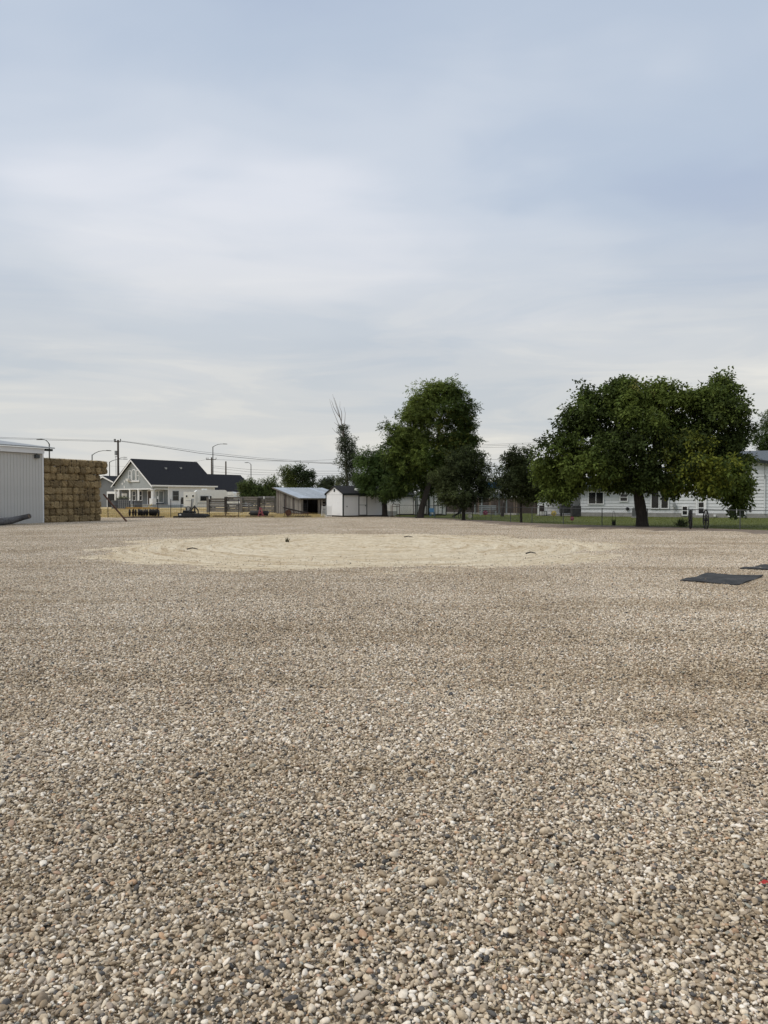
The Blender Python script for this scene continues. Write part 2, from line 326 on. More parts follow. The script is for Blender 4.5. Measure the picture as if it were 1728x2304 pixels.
def window(par, M, a0, a1, z0, z1, fr=trim_white, gl=glass, t=0.09, mull_v=(), mull_h=(), proud=0.05, name='window'):
    f = MB()
    f.box(a0 - t, a0, 0, proud, z0 - t, z1 + t, M); f.box(a1, a1 + t, 0, proud, z0 - t, z1 + t, M)
    f.box(a0, a1, 0, proud, z1, z1 + t, M); f.box(a0, a1, 0, proud, z0 - t, z0, M)
    for q in mull_v: x = a0 + (a1 - a0) * q; f.box(x - t * .3, x + t * .3, 0, proud - .012, z0, z1, M)
    for q in mull_h: z = z0 + (z1 - z0) * q; f.box(a0, a1, 0, proud - .01, z - t * .3, z + t * .3, M)
    o = f.build(name, fr, par)
    MB().box(a0, a1, 0.004, 0.018, z0, z1, M).build('pane', gl, o)
    return o
def struct(o): o['kind'] = 'structure'; return o
def stuff(o): o['kind'] = 'stuff'; return o
def vnoise(P, seed, f):
    """cheap smooth 3-d noise, about -1..1"""
    q = np.random.default_rng(seed); s = 0
    for k in range(5):
        d = q.normal(size=3); d /= np.linalg.norm(d); s = s + np.sin((P @ d) * f * q.uniform(.6, 1.7) + q.uniform(0, 6.3))
    return s / 2.2

# ================================================================== SETTING
FENCE = [G(*p) for p in ((893, 1163.6), (1000, 1167.5), (1080, 1171.5), (1200, 1178.5), (1305, 1182.5), (1445, 1185.5), (1570, 1189.5), (1671, 1193))]
FENCE.append(FENCE[-1] + (FENCE[-1] - FENCE[-3]).normalized() * 7.0)
def sheet(name, pts, z, m):
    me = bpy.data.meshes.new(name); me.from_pydata([(p[0], p[1], z) for p in pts], [], [tuple(range(len(pts)))]); me.materials.append(m)
    bm = bmesh.new(); bm.from_mesh(me); bmesh.ops.recalc_face_normals(bm, faces=bm.faces)
    for f in bm.faces:
        if f.normal.z < 0: f.normal_flip()
    bm.to_mesh(me); bm.free()
    return struct(link(bpy.data.objects.new(name, me)))
sheet('ground', [(-2500, -200), (2500, -200), (2500, 3000), (-2500, 3000)], 0.0, ground_mat)
YARD_BACK = [(-70, 62.5), (-17, 62.8), (-9, 66), (-4, 68.5), (0.5, 68.5)]
yard = sheet('gravel_yard', [(-70, -8), (60, -8), (60, 26), (34, 28)] + [(p.x, p.y) for p in FENCE[::-1]] + YARD_BACK[::-1], 0.004, gravel_mat)
lawn = sheet('lawn', [(p.x, p.y) for p in FENCE] + [(46, 45), (46, 95), (0.8, 95)], 0.008, lawn_mat)
# bare soil strip with litter along the chain fence, on the yard side; widened and darkened as painted tree shade
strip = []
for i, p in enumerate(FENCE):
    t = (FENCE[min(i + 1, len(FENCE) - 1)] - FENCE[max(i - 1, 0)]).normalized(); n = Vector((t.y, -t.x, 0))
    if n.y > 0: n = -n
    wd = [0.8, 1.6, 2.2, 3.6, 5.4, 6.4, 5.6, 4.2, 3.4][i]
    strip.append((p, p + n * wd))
soil_shade = MB()
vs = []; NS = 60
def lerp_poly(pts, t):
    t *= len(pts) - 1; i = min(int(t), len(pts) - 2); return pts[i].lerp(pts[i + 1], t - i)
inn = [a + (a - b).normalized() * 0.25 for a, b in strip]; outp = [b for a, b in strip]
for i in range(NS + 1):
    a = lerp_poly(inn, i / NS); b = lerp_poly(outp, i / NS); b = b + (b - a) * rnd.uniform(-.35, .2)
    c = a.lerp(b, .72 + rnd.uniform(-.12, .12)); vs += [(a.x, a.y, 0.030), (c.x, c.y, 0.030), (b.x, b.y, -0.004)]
struct(soil_shade.add(vs, [(3 * i + j, 3 * i + j + 1, 3 * i + j + 4, 3 * i + j + 3) for i in range(NS) for j in (0, 1)]).build('soil_shade_strip', soil))

# ---- sand disc
SC, SR = np.array([-.8, 25.5]), 9.7
def sand_height(x, y):
    P = np.stack([x, y, np.zeros_like(x)], 1)
    r = np.hypot(x - SC[0], y - SC[1]); th = np.arctan2(y - SC[1], x - SC[0])
    edge = SR + 0.35 * np.sin(3 * th + 1) + 0.25 * np.sin(7 * th + .4) + 0.5 * vnoise(P, 3, 1.6)
    k = np.clip((edge - r) / 3.0, 0, 1); k = k * k * (3 - 2 * k)
    z = -0.008 + 0.070 * k + (0.009 * vnoise(P, 5, 5) + .010 * vnoise(P, 6, 14) + .006 * vnoise(P, 8, 31)) * (.5 + .5 * k)
    for r0, dx, a in ((7.3, 0, .022), (6.9, .5, .018), (5.2, -.6, .022), (4.7, .1, .016), (3.0, 1.0, .018)):
        rr = np.hypot(x - SC[0] - dx, y - SC[1] - dx * .3); g = rr - r0 - .22 * np.sin(2 * th + r0)
        z = z - a * k * np.exp(-(g / .13) ** 2) + .6 * a * k * np.exp(-((g - .26) / .12) ** 2)
    return z, r, th
nr, na = 130, 300
rr, tt = np.meshgrid(np.linspace(0.02, SR + 1.4, nr), np.linspace(0, 2 * np.pi, na, endpoint=False), indexing='ij')
X = SC[0] + rr.ravel() * np.cos(tt.ravel()); Y = SC[1] + rr.ravel() * np.sin(tt.ravel()); Z, r_, th_ = sand_height(X, Y)
idx = np.arange(nr * na).reshape(nr, na); a = idx[:-1]; b = idx[1:]
Q = np.stack([a, b, np.roll(b, -1, 1), np.roll(a, -1, 1)], 2).reshape(-1, 4)
sand = struct(np_obj('sand_patch', np.stack([X, Y, Z], 1), Q, sand_material(), smooth=True))
at = sand.data.attributes.new('polar', 'FLOAT_VECTOR', 'POINT')
at.data.foreach_set('vector', np.stack([r_ * 2.2, np.cos(th_) * 1.6, np.sin(th_) * 1.6], 1).astype(np.float32).ravel())

# ---- gravel stones
def pebble_mesh(name, sub, seed):
    bm = bmesh.new(); bmesh.ops.create_icosphere(bm, subdivisions=sub, radius=0.5)
    q = np.random.default_rng(seed); d = q.normal(size=(6, 3)); d /= np.linalg.norm(d, axis=1)[:, None]; ang = seed % 2; off = q.uniform(.16, .36, 6) if ang else q.uniform(.28, .46, 6)
    for v in bm.verts:
        p = np.array(v.co)
        for k in range(6):                    # flatten against a few planes, then soften: a river stone
            s = p @ d[k] - off[k]
            if s > 0: p = p - d[k] * s * (.97 if ang else .75)
        p = p * (1 + .07 * math.sin(7 * p[0] + seed) + .05 * math.sin(9 * p[1] + 2 * seed))
        v.co = p
    m = bpy.data.meshes.new(name); bm.to_mesh(m); bm.free()
    for p in m.polygons: p.use_smooth = True
    m.materials.append(pebble_mat); return m
hidden = bpy.data.collections.new('pebble_kinds'); patches = bpy.data.collections.new('pebble_patches')
PM = [pebble_mesh('pebble_shape', 2, 40 + i) for i in range(10)]
for i, m in enumerate(PM): hidden.objects.link(bpy.data.objects.new('pebble_kind_%02d' % i, m))
def scatter_group(name, coll):
    g = bpy.data.node_groups.new(name, 'GeometryNodeTree'); L = g.links.new
    g.interface.new_socket('Geometry', in_out='INPUT', socket_type='NodeSocketGeometry'); g.interface.new_socket('Geometry', in_out='OUTPUT', socket_type='NodeSocketGeometry')
    gi = N(g, 'NodeGroupInput'); go = N(g, 'NodeGroupOutput'); ip = N(g, 'GeometryNodeInstanceOnPoints'); ci = N(g, 'GeometryNodeCollectionInfo')
    ci.inputs['Collection'].default_value = coll; ci.inputs['Separate Children'].default_value = True; ci.inputs['Reset Children'].default_value = True
    def na(n, typ):
        x = N(g, 'GeometryNodeInputNamedAttribute', data_type=typ); x.inputs['Name'].default_value = n
        return [o for o in x.outputs if o.enabled and o.name == 'Attribute'][0]
    er = N(g, 'FunctionNodeEulerToRotation'); L(na('rot', 'FLOAT_VECTOR'), er.inputs[0])
    L(gi.outputs[0], ip.inputs['Points']); L(ci.outputs[0], ip.inputs['Instance']); ip.inputs['Pick Instance'].default_value = True
    L(na('pick', 'INT'), ip.inputs['Instance Index']); L(er.outputs[0], ip.inputs['Rotation']); L(na('size', 'FLOAT_VECTOR'), ip.inputs['Scale'])
    L(ip.outputs[0], go.inputs[0]); return g
def scatter(name, P, rot, size, pick, coll):
    m = bpy.data.meshes.new(name); m.vertices.add(len(P)); m.vertices.foreach_set('co', P.astype(np.float32).ravel())
    for n, A in (('rot', rot), ('size', size)):
        a = m.attributes.new(n, 'FLOAT_VECTOR', 'POINT'); a.data.foreach_set('vector', A.astype(np.float32).ravel())
    a = m.attributes.new('pick', 'INT', 'POINT'); a.data.foreach_set('value', pick.astype(np.int32)); m.materials.append(pebble_mat)
    o = link(bpy.data.objects.new(name, m)); md = o.modifiers.new('scatter', 'NODES'); md.node_group = scatter_group(name, coll); return o
def stones(n, box, lo, hi, z0, z1, sk=2.0):
    x0, x1, y0, y1 = box
    P = np.stack([rng.uniform(x0, x1, n), rng.uniform(y0, y1, n), rng.uniform(z0, z1, n)], 1)
    d = lo + (hi - lo) * rng.random(n) ** sk
    sz = np.stack([d * rng.uniform(1.0, 1.6, n), d * rng.uniform(.75, 1.1, n), d * rng.uniform(.42, .85, n)], 1)
    rt = np.stack([rng.normal(0, .32, n), rng.normal(0, .32, n), rng.uniform(0, 6.283, n)], 1)
    return P, rt, sz
NEAR = 6.4
def in_view(P, margin=1.2): return np.abs(P[:, 0]) < P[:, 1] * .52 + margin
parts = []
for dens, lo, hi, z0, z1, sk in ((5000, .007, .017, .001, .007, 1.0), (3000, .011, .025, .005, .012, 1.6), (330, .021, .034, .009, .015, 2.0), (12, .034, .048, .012, .018, 1.5)):
    bx = (-4.8, 4.8, 1.7, NEAR); n = int(dens * (bx[1] - bx[0]) * (bx[3] - bx[2])); P, rt, sz = stones(n, bx, lo, hi, z0, z1, sk); k = in_view(P); parts.append((P[k], rt[k], sz[k]))
P, rt, sz = (np.concatenate([p[i] for p in parts]) for i in range(3))
rut = sum(np.exp(-((P[:, 1] - y0 - .18 * P[:, 0] - .05 * P[:, 0] ** 2) / .16) ** 2) for y0 in (3.3, 4.9))
P[:, 2] += .014 * vnoise(P * [1, 1, 0], 21, 2.2) * .5 + .012 - .012 * rut
pick = rng.integers(0, 10, len(P))
vis = (np.abs(P[:, 0]) < P[:, 1] * .505) & (P[:, 1] > 2.38)
show = np.where(vis, sz[:, 0] * sz[:, 2] / P[:, 1] ** 2 * (P[:, 2] > .012), 0); big = np.argsort(-show)[:300]
keep = np.ones(len(P), bool); keep[big] = False
stuff(scatter('gravel_stones', P[keep], rt[keep], sz[keep], pick[keep], hidden))
for i in big:
    o = bpy.data.objects.new('pebble', PM[pick[i]]); o.location = P[i]; o.rotation_euler = rt[i]; o.scale = sz[i]; link(o, yard)
# farther out: square-metre mats of loose stones, laid at random turns
ico = bmesh.new(); bmesh.ops.create_icosphere(ico, subdivisions=1, radius=.5); IV = np.array([v.co[:] for v in ico.verts]); IF = np.array([[v.index for v in f.verts] for f in ico.faces]); ico.free()
def euler_m(rt):
    cx, sx, cy, sy, cz, sz_ = np.cos(rt[:, 0]), np.sin(rt[:, 0]), np.cos(rt[:, 1]), np.sin(rt[:, 1]), np.cos(rt[:, 2]), np.sin(rt[:, 2])
    return np.stack([np.stack([cz * cy, cz * sy * sx - sz_ * cx, cz * sy * cx + sz_ * sx], 1), np.stack([sz_ * cy, sz_ * sy * sx + cz * cx, sz_ * sy * cx - cz * sx], 1), np.stack([-sy, cy * sx, cy * cx], 1)], 1)
for i in range(5):
    pp = [stones(n, (-.5, .5, -.5, .5), lo, hi, z0, z1, sk) for n, lo, hi, z0, z1, sk in ((2500, .009, .019, .001, .008, 1.1), (1750, .013, .027, .006, .013, 1.5), (170, .022, .037, .010, .016, 2))]
    p, r0, s0 = (np.concatenate([q[j] for q in pp]) for j in range(3))
    V = np.einsum('nij,nvj->nvi', euler_m(r0), IV[None] * s0[:, None, :] * (1 + rng.normal(0, .09, (len(p), 12, 1)))) + p[:, None, :]
    Q = (IF[None] + 12 * np.arange(len(p))[:, None, None]).reshape(-1, 3)
    me = np_mesh('stone_mat', V.reshape(-1, 3), Q, pebble_mat, k=3, smooth=True)
    a = me.attributes.new('tone', 'FLOAT', 'POINT'); a.data.foreach_set('value', np.repeat(rng.random(len(p)), 12).astype(np.float32))
    patches.objects.link(bpy.data.objects.new('stone_mat_%d' % i, me))
gx, gy = np.meshgrid(np.arange(-40, 41) * 1.0, np.arange(0, 62) * 1.0 + NEAR + .42); gp = np.stack([gx.ravel(), gy.ravel(), np.zeros(gx.size)], 1)
gp = gp[in_view(gp, 2.0)]
fx = np.array([[p.x, p.y] for p in FENCE]); lim = np.interp(gp[:, 0], fx[:, 0], fx[:, 1], left=62.0, right=28) - np.where(gp[:, 0] > 10, 1.6, 1.1)
gp = gp[(gp[:, 1] < lim) & (np.hypot(gp[:, 0] - SC[0], gp[:, 1] - SC[1]) > SR - 4.2)]
gp[:, 2] = .004 + .004 * vnoise(gp, 31, .8)
stuff(scatter('distant_gravel_stones', gp, np.stack([np.zeros(len(gp)), np.zeros(len(gp)), rng.integers(0, 4, len(gp)) * math.pi / 2], 1), np.ones((len(gp), 3)), rng.integers(0, 5, len(gp)), patches))

# stray stones on the sand, thinning towards its middle
n = 42000; a = rng.uniform(0, 6.283, n); r0 = (SR + .6) * np.sqrt(rng.random(n)); kp = rng.random(n) < np.clip((r0 - 2) / (SR - 2), .14, 1) ** 2.3; a, r0 = a[kp], r0[kp]; n = len(a)
x, y = SC[0] + r0 * np.cos(a), SC[1] + r0 * np.sin(a); _, rt, sz = stones(n, (0, 1, 0, 1), .014, .036, 0, 1, 1.6)
stuff(scatter('stray_stones', np.stack([x, y, np.maximum(sand_height(x, y)[0], 0) + .004], 1), rt, sz, rng.integers(0, 10, n), hidden))

# ---- blades: lawn, dry field
def blades(name, P, h, wd, cols, material, lean=.35):
    n = len(P); a = rng.uniform(0, 6.283, n); hh = h * rng.uniform(.55, 1.25, n); s = np.stack([np.cos(a), np.sin(a), np.zeros(n)], 1) * (wd * rng.uniform(.6, 1.3, n))[:, None]
    tip = P + np.stack([rng.normal(0, lean, n) * hh, rng.normal(0, lean, n) * hh, hh], 1)
    V = np.stack([P - s, P + s, tip], 1).reshape(-1, 3); c = np.repeat(np.array(cols)[rng.integers(0, len(cols), n)] * rng.uniform(.75, 1.2, (n, 1)), 3, 0)
    return stuff(np_obj(name, V, np.arange(3 * n).reshape(-1, 3), material, k=3, tint=c))
n = 90000; px = rng.uniform(880, 1790, n); d = rng.uniform(38, 76, n); P = np.stack([(px - CX) / F * d, d, np.full(n, .008)], 1)
fo = np.interp(P[:, 0], fx[:, 0], fx[:, 1]); P = P[(P[:, 1] > fo + .15)]
blades('lawn_grass', P, .055, .006, [(.085, .105, .016), (.115, .135, .022), (.15, .155, .03)], grass_mat)
n = 70000; px = rng.uniform(180, 730, n); d = 62 + 50 * rng.random(n) ** 1.6; P = np.stack([(px - CX) / F * d, d, np.zeros(n)], 1)
dn = vnoise(P, 77, .5); P = P[(dn > -.6) & ((P[:, 1] > 63.6) | (rng.random(n) < .25))]
blades('dry_grass', P, .15, .012, [(.52, .40, .18), (.60, .47, .24), (.42, .31, .14), (.30, .27, .12)], straw_mat, .5)
n = 900; px = rng.uniform(0, 1728, n); py = 1165 + 1130 * rng.random(n) ** 1.4; P = np.array([G(a, b)[:] for a, b in zip(px, py)]); P[:, 2] = .022
a = rng.uniform(0, 6.283, n); ln = rng.uniform(.02, .07, n); s = np.stack([np.cos(a), np.sin(a), rng.normal(0, .12, n)], 1) * ln[:, None]; t = np.stack([-np.sin(a), np.cos(a), np.zeros(n)], 1) * .0011
stuff(np_obj('loose_straw', np.stack([P - s - t, P + s - t, P + s + t, P - s + t], 1).reshape(-1, 3), np.arange(4 * n).reshape(-1, 4), straw_mat, tint=np.repeat(np.array([(.55, .45, .27)]) * rng.uniform(.6, 1.1, (n, 1)), 4, 0)))

# ================================================================== LEFT: metal building, hay, log
su = (Gd(230, 53.6) - Gd(98, 49.2)); SU = math.atan2(su.y, su.x); SL = su.length        # line of the hay face
B0 = Gd(98, 49.2)
o = empty('metal_building', B0, SU, 'white ribbed metal building at the left edge beside the hay stack', 'building')
EH = 4.78
MB().box(-14, 0, .06, 8, 0, EH, None).build('wall_core', white_metal, o)
panel = MB()
x = -0.115
pan = MB(); pan.box(-.112, .112, -.012, .055, 0.02, EH - .3); pan.box(-.018, .018, -.04, -.0121, 0.02, EH - .3); pm = pan.mesh('wall_panel'); pm.materials.append(white_metal)
while x > -14:
    q = bpy.data.objects.new('wall_panel', pm); q.location = (x, 0, 0); link(q, o); x -= .228
MB().box(-14, -.08, -.22, .05, EH - .28, EH + .06).build('eave_fascia', white_paint, o)
rf = MB(); rf.prism([(-.36, EH + .08), (8, EH + 1.1), (8, EH + 1.18), (-.36, EH + .15)], -14, .62, lambda a, n, z: (n, a, z)); rfo = rf.build('roof', steel, o)
MB().box(.0, .55, -.25, .05, EH - .08, EH + .06).build('roof_end_trim', dark_trim, o)
MB().box(-.10, .015, -.03, .06, 0, EH - .3).build('corner_trim', white_paint, o)
fl = MB(); fl.box(-.72, -.42, -.22, -.05, EH - .58, EH - .36); fl.tube([(-.57, -.2, EH - .4), (-.57, -.02, EH - .25)], .03); fl.build('floodlight', lamp_steel, o)

def bale_mesh(seed, lx, ly, lz):
    bm = bmesh.new(); bmesh.ops.create_cube(bm, size=1.0); bmesh.ops.subdivide_edges(bm, edges=bm.edges[:], cuts=3, use_grid_fill=True)
    q = np.random.default_rng(seed)
    for v in bm.verts:
        p = np.array(v.co); e = np.sum(np.abs(p) > .49)
        if e >= 2: p = p * (1 - .085 * (e - 1))
        elif np.sum(np.abs(p) > .2) >= 2: p = p * 1.0
        p = p * [lx, ly, lz] + q.normal(0, .016, 3); v.co = p
    m = bpy.data.meshes.new('hay_bale'); bm.to_mesh(m); bm.free(); m.materials.append(hay_mat); return m
def straw_mesh(seed, lx, ly, lz):
    q = np.random.default_rng(seed); n = 240; f = q.integers(0, 3, n); p = q.uniform(-.5, .5, (n, 3))
    p[f == 0, 1] = -.5; p[f == 1, 2] = .5 * np.sign(p[f == 1, 2]); p[f == 2, 0] = .5 * np.sign(p[f == 2, 0]); p = p * [lx, ly, lz]
    d = q.normal(0, 1, (n, 3)); d[:, 1] -= .7; d[:, 2] -= .3; d /= np.linalg.norm(d, axis=1)[:, None]; s = np.cross(d, q.normal(0, 1, (n, 3))); s = s / np.linalg.norm(s, axis=1)[:, None] * .006
    V = np.stack([p - s, p + s, p + d * q.uniform(.03, .10, (n, 1))], 1).reshape(-1, 3)
    return np_mesh('loose_straw', V, np.arange(3 * n).reshape(-1, 3), straw_mat, k=3, tint=np.repeat(np.array([(.42, .32, .17)]) * q.uniform(.5, 1.2, (n, 1)), 3, 0))
def twine_mesh(lx, ly, lz, along):
    m = MB()
    for s in (-.22, .22):
        if along: m.box(s * lx - .005, s * lx + .005, -ly / 2 - .012, ly / 2, -lz / 2, lz / 2 + .004)
    me = m.mesh('twine'); me.materials.append(dark_wood); return me
BH = .476
ENDS = [(bale_mesh(i, .475, .92, BH - .006), straw_mesh(60 + i, .475, .92, BH)) for i in range(5)]
SIDES = [(bale_mesh(20 + i, .95, .47, BH - .006), straw_mesh(80 + i, .95, .47, BH)) for i in range(4)]
TW = twine_mesh(.95, .47, BH, True)
ex = Vector((math.cos(SU), math.sin(SU), 0)); ey = Vector((-math.sin(SU), math.cos(SU), 0))
ordn = ['bottom', 'second', 'third', 'fourth', 'fifth', 'sixth', 'seventh', 'eighth', 'top']
words_ = ['first', 'second', 'third', 'fourth', 'fifth', 'sixth', 'seventh', 'eighth', 'ninth', 'tenth', 'eleventh']
for row in range(9):
    x = .04 + rnd.uniform(0, .05); k = 0; lim = SL + [0, .02, .05, -.02, .03, .12, .08, .26, .28][row] - .1
    shift = [0, 0, .01, .0, -.01, .02, .0, .04, .04][row]
    while x < lim - .2:
        side = rnd.random() < (.16 if row % 2 else .28) and x + .95 < lim + .1
        wd = .955 if side else .48
        b, st = (rnd.choice(SIDES) if side else rnd.choice(ENDS))
        p = B0 + ex * (x + wd / 2) + ey * ((.24 if side else .47) + rnd.uniform(-.075, .075) - shift * 2); p.z = row * BH * .99 + BH / 2
        q = link(bpy.data.objects.new('hay_bale', b)); q.location = p; jt = 2.2 if row > 6 else 1.0; q.rotation_euler = (rnd.uniform(-.03, .03) * jt, rnd.uniform(-.025, .025) * jt, SU + rnd.uniform(-.06, .06)); q.location.z += rnd.uniform(-.02, .012) * jt
        if rnd.random() < .5 and not side: q.rotation_euler.y += math.pi
        tag(q, 'hay bale %s from the left in the %s row of the stack' % (words_[k], ordn[row] if row in (0, 8) else ordn[row] + ' lowest'), 'hay bale', 'bales of the hay stack beside the metal building')
        stuff(link(bpy.data.objects.new('loose_straw', st), q))
        if side: link(bpy.data.objects.new('twine', TW), q)
        x += wd; k += 1
n = 3000; u_ = rng.uniform(0, SL + .2, n); v_ = rng.uniform(-.05, .95, n); P = np.array(B0)[None] + np.array(ex)[None] * u_[:, None] + np.array(ey)[None] * v_[:, None]; P[:, 2] = 9 * BH * .99 - .02
q = blades('loose_hay', P, .07, .007, [(.55, .44, .25), (.62, .50, .30), (.42, .32, .17)], straw_mat, 1.2)
a = G(-60, 1186); b = W(66, 1161, 46.5)
lg = MB(); lp = [a + Vector((0, 0, .26)), G(-10, 1184) + Vector((0, 0, .23)), G(25, 1182) + Vector((0, 0, .28)), W(46, 1166, 46.8), b]
lg.tube(lp, [.24, .23, .21, .17, .16], 10); lo_ = lg.build('fallen_log', log_wood, None, True)
tag(lo_, 'weathered grey log lying in front of the metal building, one end raised', 'log')
MB().tube([b + Vector((-.005, 0, -.002)), b + (b - lp[-2]).normalized() * .012], [.14, .135], 10).build('cut_end', pallet_wood, lo_)
a = G(285, 1174.5); b = W(233, 1112, 52.3)
bar = MB(); bar.bar(a + Vector((0, 0, .03)), b, .10, .07); q = tag(bar.build('leaning_bar', rust), 'long dark steel bar leaning from the gravel against the hay stack', 'bar')

# ================================================================== LEFT HOUSE
HO, HY = Gd(300, 126), math.atan2(-.573, .82)
o = empty('grey_house', HO, HY, 'grey gabled house with black roof and white side wall', 'house')
HW, HL, EZ, RZ, FZ, CZ = 5.0, 13.4, 3.95, 8.0, .55, 3.06
MB().box(-HW, 4.0, 1.2, 3.1, FZ, CZ).build('porch_wall', dark_siding, o)
MB().box(-HW, HW, 3.1, HL, .45, EZ).build('wall', white_siding, o)
g = MB(); g.prism([(-HW, CZ), (HW, CZ), (HW, EZ - .02), (0, RZ - .2), (-HW, EZ - .02)], 0, .25); g.build('gable_wall', grey_siding, o)
MB().box(HW - .2, HW, .25, 3.1, CZ, EZ).build('side_gable_wall', grey_siding, o)
MB().box(-HW, HW - .2, .25, 3.1, CZ + .01, CZ + .12).build('porch_ceiling', white_paint, o)
MB().box(-HW - .1, HW + .1, -.12, 3.1, FZ - .12, FZ).build('porch_floor', concrete, o)
MB().box(-HW - .05, HW + .05, 0, HL, 0, .45).build('foundation', grey_siding, o)
def roof_pair(par, x0, x1, rx, y0, y1, ez, rz, m, th=.16, ov=.35, name='roof_slope'):
    for s, e in ((1, x1), (-1, x0)):
        k = (rz - ez) / abs(e - rx); xe = e + s * ov; ze = ez - k * ov
        r = MB(); r.prism([(rx, rz), (xe, ze), (xe, ze + th), (rx, rz + th)], y0, y1, lambda a, n, z: (a, n, z)); r.build(name, m, par)
roof_pair(o, -HW, HW, 0, -.45, HL + .3, EZ, RZ, black_shingle)
k = (RZ - EZ) / HW
for s in (1, -1):                                   # rake boards and eave board
    r = MB(); r.prism([(0, RZ - .04), (s * (HW + .4), EZ - k * .4 - .04), (s * (HW + .4), EZ - k * .4 - .27), (0, RZ - .28)], -.50, -.452); r.build('rake_board', trim_white, o)
MB().box(HW + .36, HW + .46, -.45, HL + .3, EZ - k * .4 - .12, EZ - k * .4 + .12).build('eave_board', trim_white, o)
for x in (-4.93, -3.96, -.96, 1.28):
    c = MB(); c.box(x - .12, x + .12, -.02, .22, FZ, CZ - .15); c.box(x - .2, x + .2, -.08, .28, CZ - .15, CZ + .02); c.build('porch_column', trim_white, o)
c = MB(); c.box(4.55, 4.95, .05, .45, FZ + 1.0, CZ - .15); c.box(4.42, 5.05, -.05, .55, CZ - .15, CZ + .02); c.box(4.3, 5.08, -.1, .6, FZ, FZ + 1.0); c.build('corner_column', white_siding, o)
MB().box(-HW, HW - .3, -.03, .02, CZ - .05, CZ + .12).build('porch_beam', trim_white, o)
MB().box(HW - .02, HW + .03, .3, 3.1, CZ - .05, CZ + .1).build('porch_beam', trim_white, o)
f0 = front(1.2)
for a0, a1 in ((-1.72, -.98), (.05, .72)): window(o, f0, a0, a1, 1.25, 2.75, mull_h=(.5,), t=.11)
d = MB(); d.box(2.3, 3.2, 0, .04, FZ, 2.75, f0); dd = d.build('door', door_brown, o)
t = MB(); [t.box(x, x + .12, 0, .06, FZ, 2.85, f0) for x in (2.17, 3.21)]; t.box(2.29, 3.21, 0, .06, 2.75, 2.87, f0); t.build('door_frame', trim_white, dd)
bd = MB().box(-4.7, -3.3, .01, .05, 1.5, 2.4, f0).build('wall_board', trim_white, o)
MB().tube([(-4.0, 1.145, 1.86), (-4.0, 1.13, 1.86)], .15, 12).build('dark_disc', black_iron, bd)
r0 = right(4.0); window(o, r0, 1.45, 2.9, .95, 2.75, t=.12, gl=pale_glass, mull_v=(.36,))
MB().box(3.95, HW, 3.06, 3.099, FZ, CZ).build('return_wall', grey_siding, o)
window(o, right(HW), 4.1, 5.3, 1.2, 2.76, fr=grey_siding, mull_h=(.5,), t=.08)
MB().box(HW, HW + .03, 3.1, 3.3, .45, EZ - .2).build('corner_board', trim_white, o)
g0 = front(0)
window(o, g0, -1.15, -.55, 4.55, 6.1, mull_h=(.5,), gl=pale_glass); window(o, g0, .95, 1.55, 4.55, 6.1, mull_h=(.5,), gl=pale_glass)
arch = [(.2 + .52 * math.cos(t), 5.95 + .45 * math.sin(t)) for t in np.linspace(0, math.pi, 12)]
arch2 = [(.2 + .40 * math.cos(t), 5.95 + .34 * math.sin(t)) for t in np.linspace(0, math.pi, 12)]
aw = MB().prism([(.72, 4.45)] + arch + [(-.32, 4.45)], 0, .06, g0).build('arched_window', trim_white, o)
MB().prism([(.60, 4.55)] + arch2 + [(-.20, 4.55)], .0601, .07, g0).build('pane', pale_glass, aw)
MB().box(-1.3, 1.7, 0, .14, 4.30, 4.42, g0).build('window_sill', trim_white, o)
MB().box(-1.35, -.65, 0, .5, 4.45, 4.85, g0).build('air_conditioner', white_metal, o)
for x, z in ((-2.9, 4.0), (-2.3, 4.4), (-2.35, 3.45)):
    MB().box(x - .09, x + .09, 0, .05, z - .2, z + .2, g0).build('wall_ornament', trim_white, o)
for y, x in ((5.2, 1.9), (8.6, 1.7)):
    z = RZ - k * x + .16; MB().box(x - .15, x + .15, y - .15, y + .15, z - .1, z + .2).build('roof_vent', steel, o)
# back wing
MB().box(-5.6, 2.0, HL, 26.0, 0, 2.9).build('rear_wall', white_siding, o)
roof_pair(o, -5.8, 2.2, -1.8, HL + .301, 26.3, 2.95, 5.95, black_shingle, name='rear_roof_slope')
window(o, right(2.0), 15.0, 16.3, 1.5, 2.5, fr=grey_siding)
MB().box(2.5, 2.58, HL, 26.3, 2.6, 2.72).build('rear_eave_board', trim_white, o)

GO = Gd(238, 133)
o = empty('grey_garage', GO, HY + .15, 'dark grey garage between the hay stack and the grey house', 'garage')
MB().box(-4, 3.3, 0, 7, 0, 3.9).build('wall', dark_siding, o)
g = MB(); g.prism([(-4, 3.9), (3.3, 3.9), (-.35, 5.4)], 0, .2); g.build('gable_wall', dark_siding, o)
roof_pair(o, -4, 3.3, -.35, -.3, 7.2, 3.9, 5.4, black_shingle)
for s, e in ((1, 3.7), (-1, -4.4)):
    r = MB(); r.prism([(-.35, 5.45), (e, 3.82), (e, 3.6), (-.35, 5.2)], -.36, -.31); r.build('rake_board', trim_white, o)
dr = MB().box(.55, 2.75, 0, .03, 0, 2.35, g0).build('garage_opening', black_iron, o)
t = MB(); t.box(.35, .55, 0, .08, 0, 2.75, g0); t.box(2.75, 2.95, 0, .08, 0, 2.75, g0); t.box(.55, 2.75, 0, .09, 2.35, 2.75, g0); t.build('door_frame', trim_white, dr)

